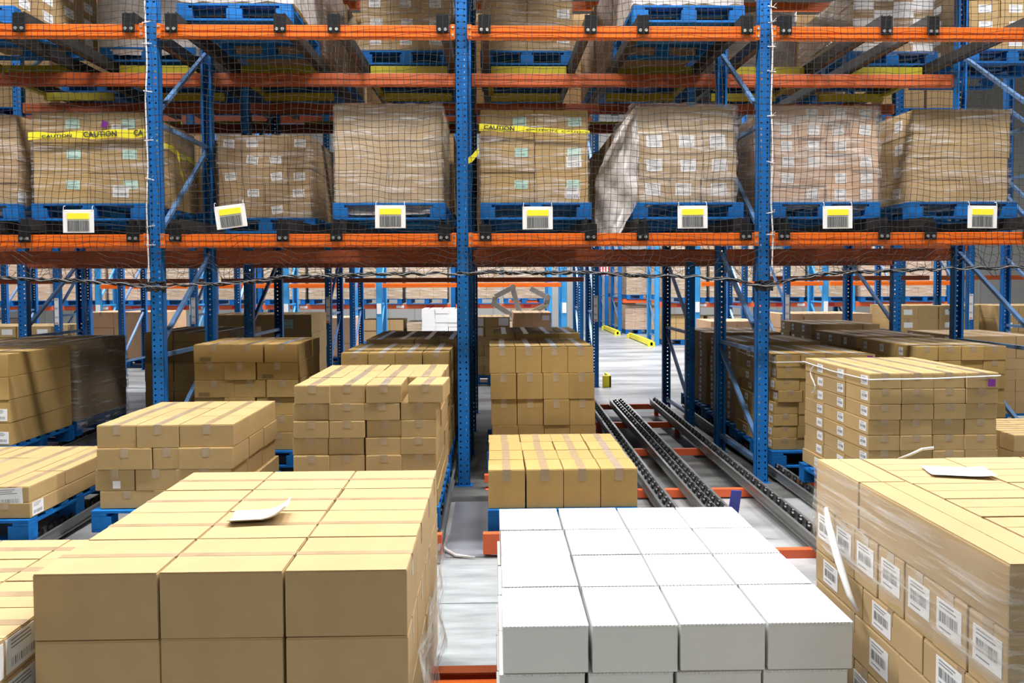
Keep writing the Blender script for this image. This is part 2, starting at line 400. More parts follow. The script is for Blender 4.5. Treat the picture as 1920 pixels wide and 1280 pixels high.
def tape_mesh(w, d, h, tape, m):
    def make():
        mb = MB(); tw = min(.026, .12*max(w, d)); dn = min(.075, h*.42); e = .0009
        if tape == 'y':
            mb.box(-tw, tw, -d/2-e, d/2+e, h-.0002, h+e); mb.box(-tw, tw, -d/2-e, -d/2+.001, h-dn, h); mb.box(-tw, tw, d/2-.001, d/2+e, h-dn, h)
        else:
            tw = min(tw*.75, .014 if w > .3 else .03)
            mb.box(-w/2-e, w/2+e, -tw, tw, h-.0002, h+e); mb.box(-w/2-e, -w/2+.001, -tw, tw, h-dn, h); mb.box(w/2-.001, w/2+e, -tw, tw, h-dn, h)
        mb.m = [0]*6+[1]*12
        return mb.mesh('tape', [m, 'tape_clear'])
    return cached(('tape', round(w, 4), round(d, 4), round(h, 4), tape, m), make)
VIS = {'wrappedlong': '11', 'bigtan': '11111111111111101010000000101', 'wrapped': '100010001000100010001000100010010100101000000000001', 'plain': '1100110011', 'lowleft': '00000001000100110011000001', 'threewide': '11101110111101000111010001', 'capa': '110111011101', 'last': '11001100110011', 'dotted': '111111111111', 'shade': '01010101', 'capd': '1100110011', 'wrappedtop': '00010010010011011', 'flat': '00010011011000101', 'upperd': '0000110011', 'papers': '111000111000111000111', 'gapstack': '1111000100001111000000111100000011110000001111', 'labelled': '111110001000111110000011111000001111101000111110000010101', 'mid': '11100000011100000111000000010000000100000001', 'square': '11110000000000001111000000001111', 'edge': '01000100010001', 'backtan': '111', 'upperh': '00000000000000000110000001', 'wide': '1111100010000001', 'dusk': '111100001111000011110000111100000111', 'pale': '0000000000001000001', 'shiny': '11110000111100001111000011110000111100001111', 'strip': '1', 'sixa': '1111', 'upperc': '000000111000111000111', 'tagged': '1000000000001000000000100000000010000000001000000000100000000010000000001', 'uppera': '000000000000000000001', 'uppere': '0000000000000000001', 'upperab': '000000000000000000001001', 'topleft': '000000000000000000000000000000000000000001000000100000101', 'backpink': '11', 'midback': '01', 'shadeback': '001', 'rightd': '100000001', 'centreb': '11', 'upperg': '00000000000000000000000000001000000000001', 'widemid': '1', 'rightc': '100000001', 'white': '1111111111111111111110101000000000000000000010101'}  #VIS#
REST = {}   # material -> MB of everything past the three hundred largest
REG = []
def place_name(i, n, words):
    a, z = words
    if n == 1: return ''
    if i == 0: return a
    if i == n-1: return z
    if n == 3: return 'middle'
    return ORD[i]+' from '+('left' if a == 'left' else 'front')
def load(key, phrase, X, Y, z0, hs, nx, ny, m='tan', tape='y', tmat='tape_clear', labs=(), adj='tan', jit=.004, gap=.004, show='FTRL', name='carton', scallop=False, xcuts=None, ycuts=None, lift=0, group=None, shift=None, notape=(), rot=.006, seam=None):
    """hs: layer heights from the top down.  labs: (side, w, h, style, u, v, tilt, every)"""
    rnd = random.Random(key); x0, x1 = X; y0, y1 = Y; nz = len(hs); tot = sum(hs)
    zt = z0+tot; vis = None if VIS is None else VIS.get(key, '')
    idx = -1
    for iz in range(nz):
        h = hs[iz]; zb = zt-h; zt = zb
        xc = (xcuts[iz % len(xcuts)] if xcuts else [i/nx for i in range(nx+1)]); yc = (ycuts[iz % len(ycuts)] if ycuts else [i/ny for i in range(ny+1)])
        NX, NY = len(xc)-1, len(yc)-1
        sx = (shift[iz % len(shift)] if shift else 0)
        for iy in range(NY):
            for ix in range(NX):
                shell = iz == 0 or iy == 0 or ix == 0 or ix == NX-1 or iy == NY-1
                if not shell: continue
                seen = (iz == 0 and 'T' in show) or (iy == 0 and 'F' in show) or (ix == 0 and 'L' in show) or (ix == NX-1 and 'R' in show)
                idx += 1
                a, b_ = x0+(x1-x0)*xc[ix], x0+(x1-x0)*xc[ix+1]; c, d_ = y0+(y1-y0)*yc[iy], y0+(y1-y0)*yc[iy+1]
                wd, dp = b_-a-gap, d_-c-gap*(1.5 if scallop else 1)
                cx = (a+b_)/2+rnd.uniform(-jit, jit)*.5+sx; cy = (c+d_)/2+rnd.uniform(-jit, jit); rz = rnd.uniform(-rot, rot)
                if key == 'gapstack' and (ix, iy, iz) == (3, 0, 0): cx += .045; cy -= .01; rz = -.055
                zz = zb+lift*(cy-y0)
                hh = h-.0015
                if vis is not None:
                    ind = idx < len(vis) and vis[idx] == '1'
                else: ind = seen
                tp = tape if iz not in notape else None
                myl = []
                for L in labs:
                    sd, lw, lh, st, u, v, tilt, ev = L
                    if sd == 'F' and iy != 0 or sd == 'L' and ix != 0 or sd == 'R' and ix != NX-1: continue
                    if ev and not ev(ix, iy, iz): continue
                    myl.append(L)
                if not ind:
                    mb = REST.setdefault(m, MB()); mb.box(cx-wd/2, cx+wd/2, cy-dp/2, cy+dp/2, zz, zz+hh)
                    if seen and iz == 0 and tp:
                        mt = REST.setdefault(tmat, MB())
                        if tp == 'y': mt.box(cx-.025, cx+.025, cy-dp/2, cy+dp/2, zz+hh, zz+hh+.001)
                        else: mt.box(cx-wd/2, cx+wd/2, cy-.02, cy+.02, zz+hh, zz+hh+.001)
                    for sd, lw, lh, st, u, v, tilt, ev in myl:
                        if st == 'print': continue
                        mt = REST.setdefault('mint' if st == 'mint' else 'paper', MB()); mk = REST.setdefault('ink_grey', MB())
                        zc = zz+h*v
                        if sd == 'F': xx = cx+wd*(u-.5); mt.box(xx-lw/2, xx+lw/2, cy-dp/2-.002, cy-dp/2, zc-lh/2, zc+lh/2)
                        elif sd == 'L':
                            yy = cy-dp*(u-.5); mt.box(cx-wd/2-.002, cx-wd/2, yy-lw/2, yy+lw/2, zc-lh/2, zc+lh/2)
                            if st == 'bar':
                                for q in range(7): ya = yy-lw*.36+lw*.1*q; mk.box(cx-wd/2-.0026, cx-wd/2-.002, ya, ya+lw*(.03+.03*(q*5 % 3)/2), zc-lh*.18, zc+lh*.16)
                        else: yy = cy+dp*(u-.5); mt.box(cx+wd/2, cx+wd/2+.002, yy-lw/2, yy+lw/2, zc-lh/2, zc+lh/2)
                    continue
                pos = []
                if NX > 1: pos.append({0: 'left', NX-1: 'right'}.get(ix, 'middle' if NX == 3 else ORD[ix])+' column')
                if NY > 1: pos.append({0: 'front'}.get(iy, 'back' if iy == NY-1 else ('middle' if NY == 3 else ORD[iy]))+' row')
                if nz > 1: pos.append({0: 'top'}.get(iz, 'bottom' if iz == nz-1 else ORD[iz])+' layer')
                lab = '%s carton, %s, %s' % (adj, ' '.join(pos), phrase)
                o = link(name, carton_mesh(wd, dp, hh, m, tp or seam or 'y', scallop), None, (cx, cy, zz), rz)
                tag(o, lab, 'carton', group or ('cartons of '+phrase.replace('on the ', '').replace('of the ', '')))
                REG.append((key, idx, o.name))
                if tp: link('tape', tape_mesh(wd, dp, hh, tp, tmat), o)
                for sd, lw, lh, st, u, v, tilt, ev in myl:
                    zc = h*v; me = label_mesh(lw, lh, st); ti = tilt*rnd.uniform(-1, 1)
                    l = link('printed_mark' if st == 'print' else 'shipping_label', me, o)
                    if sd == 'F': l.location = (wd*(u-.5)+rnd.uniform(-1, 1)*.01*(tilt > 0), -dp/2-.0004, zc); l.rotation_euler = (0, ti, 0)
                    elif sd == 'L': l.location = (-wd/2-.0004, -dp*(u-.5), zc); l.rotation_euler = (0, ti, -math.pi/2)
                    else: l.location = (wd/2+.0004, dp*(u-.5), zc); l.rotation_euler = (0, ti, math.pi/2)

def film(X, Y, z0, z1, label, m='film', sides='FLRB', off=.008, amp=.006, top=False, bulge=0, name='stretch_film', seed=0):
    """thin plastic sleeve around a load, slightly wrinkled, open at the top and bottom"""
    rnd = random.Random(label+str(seed)); x0, x1 = X[0]-off, X[1]+off; y0, y1 = Y[0]-off, Y[1]+off
    mb = MB(); ph = [rnd.uniform(0, 6.28) for _ in range(6)]
    def wr(u, z): return amp*(math.sin(9*z*3+u*4+ph[0])*.5+math.sin(31*z+u*7+ph[1])*.35+math.sin(u*23+z*11+ph[2])*.3)+amp*.8
    ring = []
    nu = 14
    if 'L' in sides: ring += [((x0, y1-(y1-y0)*i/nu), (-1, 0)) for i in range(nu)]
    if 'F' in sides: ring += [((x0+(x1-x0)*i/nu, y0), (0, -1)) for i in range(nu)]
    if 'R' in sides: ring += [((x1, y0+(y1-y0)*i/nu), (1, 0)) for i in range(nu)]
    if 'B' in sides: ring += [((x1-(x1-x0)*i/nu, y1), (0, 1)) for i in range(nu)]
    closed = set('LFRB') <= set(sides)
    if not closed:
        if 'R' in sides: ring.append(((x1, y1), (1, 0)))
        elif 'F' in sides: ring.append(((x1, y0), (0, -1)))
        else: ring.append(((x0, y0), (-1, 0)))
    nz = max(6, int((z1-z0)/.035)); k = len(ring)
    for j in range(nz+1):
        z = z0+(z1-z0)*j/nz
        for i, (p, nrm) in enumerate(ring):
            a = wr(i*.31, z)+bulge*math.sin(math.pi*j/nz)
            zj = z+(rnd.uniform(-.012, .012) if j in (0, nz) else 0)
            mb.v.append((p[0]+nrm[0]*a, p[1]+nrm[1]*a, zj))
    for j in range(nz):
        for i in range(k if closed else k-1):
            q = (i+1) % k; mb.f.append((j*k+i, j*k+q, (j+1)*k+q, (j+1)*k+i)); mb.m.append(0)
    if top:
        n = 10
        T = []
        for j in range(n+1):
            for i in range(n+1):
                T.append((x0+(x1-x0)*i/n, y0+(y1-y0)*j/n, z1+.004+abs(wr(i*.6, j*.2))*.6))
        n0 = len(mb.v); mb.v += T
        for j in range(n):
            for i in range(n):
                a = n0+j*(n+1)+i; mb.f.append((a, a+1, a+n+2, a+n+1)); mb.m.append(0)
    o = mb.obj(name, m, smooth=True); tag(o, label, 'plastic wrap'); return o
exec_order = []
# ---- foreground stacks
load('bigtan', 'of the big foreground stack', (-1.356, -.256), (2.266, 3.49), .06, [.200]*4, 3, 4, m='tan_pale', tape='x', adj='plain tan', gap=.006, jit=.004, show='FTR', rot=.008)
load('white', 'of the white stack', (.020, 1.036), (2.165, 3.31), .17, [.140]*4, 4, 4, m='white_card', tape=None, adj='white', gap=.009, show='FTL', scallop=True, name='white_carton', shift=[0, -.012, -.004, -.018], )
load('lowleft', 'of the stack at the lower left corner', (-2.48, -1.40), (1.99, 3.07), .20, [.125]*4, 4, 5, m='tan_pale', tape='x', adj='tan', show='TR',
     labs=[('R', .20, .10, 'doc', .5, .5, 0, lambda ix, iy, iz: iy in (0, 1) and iz < 3)])
load('wrappedtop', 'of the near right film wrapped stack', (1.297, 2.12), (1.665, 2.69), .925, [.155], 3, 6, m='tan_pale', tape=None, seam='x', adj='flat tan', show='FTL',
     xcuts=[[0, .365, .70, 1]], ycuts=[[0, .17, .335, .5, .665, .83, 1]])
load('wrappedlong', 'along the flank of the near right film wrapped stack', (1.14, 1.295), (1.665, 2.69), .925, [.155], 1, 2, m='tan_pale', tape=None, adj='long tan', show='FTL', ycuts=[[0, .69, 1]])
load('wrapped', 'of the near right film wrapped stack', (1.14, 2.12), (1.665, 2.69), .22, [.165, .105, .145, .145, .145], 3, 6, m='tan_pale', tape='x', adj='labelled tan', show='FTL',
     xcuts=[[0, .25, .5, .75, 1], [0, .33, .66, 1], [0, .5, 1]],
     ycuts=[[i/7 for i in range(8)], [0, .33, .66, 1], [0, .45, 1]],
     labs=[('L', .105, .085, 'bar', .5, .56, 0, lambda ix, iy, iz: iz == 0), ('L', .11, .075, 'bar', .35, .5, 0, lambda ix, iy, iz: iz in (1, 3)), ('L', .11, .085, 'bar', .8, .5, 0, lambda ix, iy, iz: iz in (2, 4))])
# ---- floor lanes
load('flat', 'of the low stack on left blue pallet', (-3.86, -2.90), (4.86, 6.08), .245, [.10, .10], 3, 3, m='tan', tape='y', adj='tan', show='FTR', jit=.008,
     xcuts=[[0, .22, .5, .78, 1], [0, .33, .66, 1]], labs=[('F', .155, .11, 'doc', .45, .35, .05, lambda ix, iy, iz: iz == 0 and ix == 3), ('R', .12, .085, 'doc', .2, .5, .05, lambda ix, iy, iz: iz == 1 and iy == 0)])
load('threewide', 'of the three wide stack left of centre', (-2.63, -1.73), (5.14, 6.16), .215, [.152, .143, .143, .12], 3, 3, m='tan', tape='y', adj='tan', show='FTR', jit=.01,
     xcuts=[[0, .29, .60, 1], [0, .40, .60, 1], [0, .29, .59, 1], [0, .4, .7, 1]], shift=[0, .004, -.012, .014],
     labs=[('F', .05, .05, 'blank', .55, .28, 0, lambda ix, iy, iz: iz == 2 and ix == 0)])
load('gapstack', 'of the stack with the leaning top carton', (-1.30, -.37), (5.0, 6.22), .255, [.118]+[.1125]*6, 4, 3, m='tan', tape='y', adj='tan', show='FTR', jit=.012, shift=[.01, 0, .004, -.003, .002, 0, .003], rot=.015)
load('dotted', 'of the low yellowish stack', (-.04, .92), (4.88, 6.02), .265, [.25], 4, 4, m='tan_warm', tape='y', adj='yellowish tan', show='FTL', jit=.008, gap=.006, xcuts=[[0, .235, .485, .49, .745, 1]] and None)
load('square', 'of the square wall right of middle post', (-.03, .87), (6.62, 7.62), .245, [.226]*4, 4, 4, m='tan_warm', tape='y', tmat='tape_white_sheen', adj='tan', show='FTL', jit=.008, shift=[-.004, .004, .01, .012])
load('squareback', 'of the pallet behind the square carton wall', (.0, .87), (7.72, 8.85), .285, [.226]*4, 4, 4, m='tan_warm', tape='y', tmat='tape_white_sheen', adj='dark topped', show='T', jit=.008)
load('sixa', 'of the stack behind the leaning carton', (-1.28, -.37), (6.5, 7.5), .255, [.108]*8, 4, 3, m='tan_warm', tape='y', tmat='tape_white_sheen', adj='dark topped', show='FTR', jit=.01)
load('sixb', 'of the rear stack left of middle post', (-1.25, -.30), (7.6, 8.9), .285, [.108]*8, 4, 4, m='tan_brown', tape='y', tmat='tape_white_sheen', adj='dark topped', show='TR', jit=.01)
load('mid', 'of the tall stack behind three wide one', (-2.60, -1.70), (6.74, 7.58), .255, [.158]+[.153]*5, 3, 3, m='tan_warm', tape='y', adj='tan', show='FTR', jit=.012,
     xcuts=[[0, .38, .68, 1], [0, .30, .60, 1], [0, .38, .69, 1], [0, .30, .59, 1]], labs=[('F', .10, .035, 'print', .28, .2, .02, lambda ix, iy, iz: (ix == 0 and iz in (0, 2)) or (ix == 2 and iz == 1))])
load('midback', 'of the stack behind left corded post', (-3.90, -2.95), (8.73, 9.9), .28, [.11]*8, 3, 3, m='tan_brown', tape='y', tmat='tape_white_sheen', adj='shaded brown', show='FTR', jit=.008)
load('shade', 'of the shaded stack at the left edge', (-4.95, -4.0), (6.46, 7.40), .37, [.19]*4, 2, 1, m='tan_warm', tape='y', adj='large shaded tan', show='FTR', jit=.006,
     labs=[('F', .11, .10, 'doc', .86, .35, .03, lambda ix, iy, iz: iz in (2, 3) and ix == 1)])
load('shadeback', 'of the dark film wrapped stack', (-4.95, -4.0), (7.5, 8.5), .39, [.095]*8, 3, 4, m='tan_brown', tape='y', tmat='tape_white_sheen', adj='brown', show='TR', jit=.006)
LBL = [('L', .07, .07, 'bar', .25, .5, .02, None)]
load('labelled', 'of the strapped stack', (2.50, 3.374), (5.07, 6.13), .258, [.104]*8, 4, 3, m='tan', tape='y', adj='labelled tan', show='FTL', jit=.006, shift=[0, .002, .003, -.002, 0, .002, .001, -.012],
     labs=[('L', .095, .062, 'bar', .80, .5, .03, None)])
load('tagged', 'of the stack behind the strapped one', (2.46, 3.33), (6.65, 7.66), .232, [.104]*8, 4, 3, m='tan_warm', tape='y', tmat='tape_white_sheen', adj='tan', show='FTL', jit=.008,
     labs=[('L', .085, .06, 'bar', .80, .5, .03, None)], shift=[0, 0, -.006, .02, -.02, -.02, -.025, -.03])
load('taggedmid', 'of the second labelled stack down the right lane', (2.46, 3.33), (7.76, 8.7), .26, [.104]*8, 4, 3, m='tan_brown', tape='y', tmat='tape_white_sheen', adj='brown', show='TL', jit=.008, labs=LBL)
load('taggedback', 'of the last labelled stack down the right lane', (2.46, 3.33), (8.85, 9.85), .28, [.104]*8, 4, 3, m='tan_brown', tape='y', tmat='tape_white_sheen', adj='brown', show='TL', jit=.008, labs=LBL)
load('wide', 'of the wide block at the right edge', (3.66, 4.46), (6.6, 7.6), .26, [.125]*7, 4, 3, m='tan_warm', tape='y', tmat='tape_white_sheen', adj='tan', show='FTL', jit=.01, labs=LBL)
load('widemid', 'of the long dark block at right', (3.66, 4.46), (7.7, 8.7), .27, [.125]*7, 4, 3, m='tan_brown', tape='y', tmat='tape_white_sheen', adj='brown', show='TL', jit=.01, labs=LBL)
load('wideback', 'of the last dark block at right', (3.66, 4.46), (8.8, 9.75), .33, [.125]*7, 4, 3, m='tan_brown', tape='y', tmat='tape_white_sheen', adj='brown', show='TL', jit=.01, labs=LBL)
load('strip', 'of the low stack at right edge', (3.68, 4.6), (5.35, 6.0), .25, [.12]*3, 3, 4, m='tan', tape='x', adj='tan', show='TLF', jit=.01)
load('outer', 'of the dark stack beyond the right edge', (5.05, 5.95), (8.2, 9.3), .26, [.12]*7, 3, 3, m='tan_brown', tape='y', tmat='tape_white_sheen', adj='brown', show='TFL', labs=LBL)
# ---- level two
Z2 = 2.385
def wl(*a): return list(a)
load('capa', 'above the pallet left of corded post', (-3.87, -2.93), (6.65, 7.75), Z2, [.255]*3, 2, 2, m='tan_warm', tape=None, adj='tan', show='FTR', rot=.003,
     labs=[('F', .115, .075, 'mint', .72, .62, .03, None), ('F', .135, .10, 'doc', .55, .40, .05, lambda ix, iy, iz: ix == 1 and iz in (0, 2))])
load('dusk', 'of the dim load near left corded post', (-2.62, -1.74), (7.5, 8.5), 2.33, [.158]*5, 4, 2, m='tan_brown', tape=None, adj='brown', show='FTR', rot=.004,
     labs=[('F', .11, .075, 'bar', .5, .5, .22, lambda ix, iy, iz: (ix*2+iz*3) % 5 < 3)])
load('plain', 'of the plain load left of middle post', (-1.34, -.43), (6.65, 7.75), Z2, [.31, .28, .25], 2, 2, m='tan', tape=None, adj='plain', show='FTR', rot=.003)
load('capd', 'of the caution load right of middle post', (-.10, .82), (6.65, 7.75), Z2, [.25, .28, .26], 2, 2, m='tan_warm', tape=None, adj='tan', show='FTL', rot=.004,
     labs=[('F', .115, .075, 'mint', .74, .6, .04, None), ('F', .13, .095, 'doc', .72, .32, .1, lambda ix, iy, iz: ix == 1 and iz in (1, 2))])
load('papers', 'of the labelled load left of right post', (1.243, 2.09), (6.65, 7.75), Z2, [.205]*4, 3, 2, m='tan', tape=None, adj='tan', show='FTL', rot=.006, jit=.012,
     labs=[('F', .135, .105, 'doc', .5, .55, .06, lambda ix, iy, iz: iz > 0)], shift=[-.02, 0, .01, -.01])
load('shiny', 'of the shiny load right of right post', (2.41, 3.33), (6.65, 7.75), Z2, [.138]*6, 4, 2, m='tan_pink', tape=None, adj='tan', show='FTL', rot=.006, jit=.01,
     labs=[('F', .10, .085, 'doc', .55, .5, .05, lambda ix, iy, iz: (ix+iz) % 5 != 0)], shift=[-.01, -.008, .008, .006, .012, .014])
load('last', 'of the load at the right edge', (3.63, 4.48), (6.65, 7.75), Z2, [.21, .21, .19, .19], 2, 2, m='tan', tape=None, adj='tan', show='FTL', rot=.003, shift=[.012, .012, 0, 0],
     labs=[('L', .13, .09, 'bar', .55, .5, .05, None)])
load('edge', 'of the dim load at the left edge', (-4.92, -4.0), (6.65, 7.75), 2.37, [.19]*4, 2, 2, m='tan_brown', tape=None, adj='brown', show='FR', labs=[('R', .12, .09, 'doc', .1, .4, .05, lambda ix, iy, iz: iz == 3)])
PL = [(-3.40, 6.62, 'caution taped load left of corded post'), (-2.17, 7.46, 'dim load right of the left corded post'), (-.88, 6.62, 'plain load left of middle post'), (.37, 6.62, 'caution taped load right of middle post'),
      (1.68, 6.62, 'white labelled load left of right corded post'), (2.87, 6.62, 'shiny load right of right corded post'), (4.07, 6.62, 'load at the right edge'), (-4.46, 6.62, 'dim load at the left edge')]
for x, y, n in PL:
    pallet(x, y, Z2-.147 if y < 7 else 2.183, 'blue pallet on the lower beam under the '+n, w=.955)
    if y < 7: pallet(x, 7.88, Z2-.12, 'blue pallet second in line behind the '+n, w=.955)
for i, (lx, hw) in enumerate(LX):
    if abs(lx+2.15) > .1:
        load('deep%d' % i, 'of the second pallet in '+LN[i], (lx-.45, lx+.45), (7.92, 8.98), Z2+.03, [.20]*4, 3, 2, m='tan_brown', tape=None, adj='brown', show='')
film((-3.87, -2.93), (6.65, 7.75), Z2+.005, Z2+.77, 'clear stretch film around the caution taped load left of corded post', 'film')
film((-2.62, -1.74), (7.5, 8.5), 2.27, 3.12, 'clear stretch film around the dim deep load beside left corded post', 'film')
film((-1.34, -.43), (6.65, 7.75), Z2-.1, Z2+.84, 'wrinkled clear film around the plain load left of middle post', 'film_haze')
film((-.10, .82), (6.65, 7.75), Z2-.02, Z2+.74, 'clear stretch film around the caution taped load right of middle post', 'film')
film((1.22, 2.09), (6.65, 7.75), Z2-.03, Z2+.84, 'torn hazy film around the white labelled load', 'film_haze', amp=.012)
film((2.40, 3.34), (6.65, 7.75), Z2-.06, Z2+.83, 'glossy film around the load right of right corded post', 'film_haze', amp=.01)
film((3.63, 4.49), (6.65, 7.75), Z2-.08, Z2+.80, 'clear film around the load at the right edge of the lower beam', 'film')
film((-4.92, -4.0), (6.65, 7.75), 2.28, 3.14, 'hazy film around the dim load at the left edge', 'film')
# torn film hanging down the left flank of the white labelled load
mb = MB(); rr = random.Random(3); n = 22; k = 12
lft = [(3.215, 1.24), (3.05, 1.105), (2.89, 1.035), (2.75, .97), (2.61, .91), (2.3, .90), (2.12, .905)]
rgt = [(3.215, 1.25), (2.38, 1.235), (2.12, 1.09)]
def lerp(tb, z):
    for a, b_ in zip(tb, tb[1:]):
        if b_[0] <= z <= a[0]: return a[1]+(b_[1]-a[1])*(a[0]-z)/(a[0]-b_[0])
    return tb[-1][1]
for j in range(n+1):
    z = 3.215-(3.215-2.12)*j/n
    for i in range(k+1):
        u = i/k; x = lerp(lft, z)*(1-u)+lerp(rgt, z)*u
        mb.v.append((x+.008*rr.uniform(-1, 1), 6.86-.25*u+.022*math.sin(9*u+z*14)+.018*math.sin(23*u-z*9)+.012*rr.uniform(-1, 1), z+.008*rr.uniform(-1, 1)))
for j in range(n):
    for i in range(k):
        a = j*(k+1)+i; mb.f.append((a, a+k+1, a+k+2, a+1)); mb.m.append(0)
tag(mb.obj('loose_film', 'film_heavy', smooth=True), 'loose crumpled plastic sheet hanging off the left flank of the white labelled load', 'plastic wrap')
# ---- level three
Z3 = 3.925
for x, y, n in [(-4.5, 6.7, 'brown load at top left edge'), (-3.45, 7.93, 'pale load left of left post'), (-2.16, 6.62, 'wrapped load right of left corded post'), (-.875, 8.02, 'labelled load left of middle post'), (.36, 8.02, 'load right of middle post'),
                (1.68, 6.62, 'wrapped load left of right post'), (3.0, 8.8, 'wrapped load right of right post'), (4.15, 8.0, 'white striped load'), (5.35, 7.9, 'labelled load at top right edge')]:
    pallet(x, y, Z3-.02+(y-6.6)*.02, 'blue pallet on the upper rails under the '+n, w=.955)
L3 = Z3+.13
load('topleft', 'of the load at top left edge', (-4.98, -4.05), (6.72, 8.15), L3, [.165]*6, 3, 4, m='tan_brown', tape=None, adj='brown', show='RF', labs=[('R', .16, .085, 'doc', .5, .5, .03, lambda ix, iy, iz: iz < 6)])
load('pale', 'of the upper pale load near left post', (-3.93, -2.96), (7.95, 9.0), L3+.03, [.22]*4, 3, 2, m='white_card', tape=None, adj='pale', show='F')
load('uppera', 'of the upper load right of left post', (-2.62, -1.68), (6.65, 7.75), L3, [.2]*4, 3, 2, m='tan', tape=None, adj='tan', show='FR')
load('upperab', 'of the second upper load by left post', (-2.62, -1.68), (7.9, 9.0), L3+.03, [.2]*4, 3, 2, m='tan_pink', tape=None, adj='tan', show='R')
load('upperc', 'of the upper load left of middle post', (-1.34, -.42), (8.05, 9.1), L3+.03, [.19]*4, 3, 2, m='tan', tape=None, adj='tan', show='FR', labs=[('F', .12, .075, 'doc', .5, .5, .03, None)])
load('upperd', 'of the upper load right of middle post', (-.10, .83), (8.05, 9.1), L3+.03, [.25]*3, 2, 2, m='tan', tape=None, adj='tan', show='F', labs=[('F', .13, .09, 'doc', .8, .5, .03, lambda ix, iy, iz: ix == 1)])
load('uppere', 'of the upper load left of right post', (1.22, 2.14), (6.65, 7.75), L3, [.2]*4, 3, 2, m='tan', tape=None, adj='tan', show='FL')
load('uppereb', 'of the second upper load by right post', (1.22, 2.14), (7.9, 9.0), L3+.03, [.2]*4, 3, 2, m='tan_pink', tape=None, adj='tan', show='L')
load('upperf', 'of the upper load right of right post', (2.55, 3.45), (8.82, 9.8), L3-.02, [.12]*6, 3, 2, m='tan_pink', tape=None, adj='tan', show='FL')
load('upperg', 'of the white striped upper load', (3.74, 4.57), (8.0, 9.4), L3+.02, [.085]*8, 4, 4, m='tan_brown', tape=None, adj='brown', show='FL', labs=[('F', .21, .078, 'blank', .5, .5, 0, lambda ix, iy, iz: (ix+iz) % 3 != 0)])
load('upperh', 'of the upper load at the right edge', (4.92, 5.9), (7.95, 9.1), L3+.02, [.17]*5, 3, 3, m='tan', tape=None, adj='tan', show='FL', labs=[('F', .14, .08, 'doc', .5, .5, .04, None), ('L', .14, .08, 'doc', .5, .5, .04, None)])
film((-2.62, -1.68), (6.65, 7.75), L3+.01, L3+.8, 'pale film around the upper load right of left corded post', 'film_heavy')
film((-2.62, -1.68), (7.9, 9.0), L3-.09, L3+.8, 'pale film around the upper second load right of left post', 'film_haze')
film((1.22, 2.14), (6.65, 7.75), L3+.01, L3+.8, 'pale film around the upper load left of right corded post', 'film_heavy')
film((1.22, 2.14), (7.9, 9.0), L3-.09, L3+.8, 'pale film around the upper second load left of right post', 'film_haze')
film((-1.34, -.42), (8.05, 9.1), L3, L3+.78, 'clear film around the upper load left of middle post', 'film')
film((-.10, .83), (8.05, 9.1), L3, L3+.78, 'clear film around the upper load right of middle post', 'film')
film((-3.93, -2.96), (7.95, 9.0), L3-.06, L3+.9, 'milky film around the pale upper load left of left post', 'film_heavy')
film((2.55, 3.45), (8.82, 9.8), L3-.08, L3+.7, 'milky film around the upper load right of right post', 'film_heavy')
film((3.74, 4.57), (8.0, 9.4), L3-.02, L3+.7, 'clear film around the white striped upper load', 'film')
# deeper pallets of both upper levels, plus unseen loads above added to cast shade
for i, (lx, hw) in enumerate(LX):
    for j, (ya, yb, za, zb) in enumerate(((9.15, 10.2, Z2+.05, Z2+.85), (9.95 if lx > 3.5 else 9.25, 10.6, L3+.04, L3+.92), (6.65, 7.7, 5.62, 6.7), (7.8, 8.9, 5.65, 6.7), (9.0, 10.1, 5.67, 6.7))):
        mb = REST.setdefault('tan_brown', MB()); pb = REST.setdefault('pallet_blue', MB())
        for a in range(3):
            for b_ in range(4): mb.box(lx-.46+.307*a, lx-.46+.307*a+.302, ya, yb, za+(zb-za)*b_/4, za+(zb-za)*(b_+1)/4-.004)
        pb.box(lx-.47, lx+.47, ya, yb, za-.03, za-.002)
        for a in (-.42, 0, .42): pb.box(lx+a-.05, lx+a+.05, ya, yb, za-.13, za-.03)
        pb.box(lx-.47, lx+.47, ya, ya+.1, za-.145, za-.13)
for a, b_ in ((-9.03, -6.9), (-6.9, -4.76), (-4.76, -2.63), (-2.63, -.5), (-.5, 1.65), (4.76, 6.2), (6.3, 7.78)):
    for z, h in ((2.3, 1.25), (4.35, 1.5)):
        for q in (.26, .74):
            xc = a+(b_-a)*q; hwid = (b_-a)*.225; mb = REST.setdefault('tan_brown', MB()); pb = REST.setdefault('pallet_blue', MB())
            for i in range(3):
                for j in range(5): mb.box(xc-hwid+hwid*2*i/3, xc-hwid+hwid*2*(i+1)/3-.005, 12.5, 13.4, z+.14+h*j/5, z+.14+h*(j+1)/5-.005)
            pb.box(xc-hwid, xc+hwid, 12.46, 13.4, z, z+.02); pb.box(xc-hwid, xc+hwid, 12.46, 13.4, z+.12, z+.14)
            for sx in (-1, 0, 1): pb.box(xc+sx*(hwid-.06)-.06, xc+sx*(hwid-.06)+.06, 12.46, 13.4, z+.02, z+.12)
    for z, n in ((2.18, 'lower'), (4.23, 'upper')): beam(a+.06, b_-.06, 12.42, z, h=.12, m='orange_shaded', label='%s shaded beam of the second block, bay %s' % (n, {-9.03: 'at far left', -6.9: 'second from left', -4.76: 'third from left', -2.63: 'left of middle post', -.5: 'beside the open aisle', 4.76: 'right of the open aisle', 6.3: 'at right edge'}[a]), plates=False, step=False)
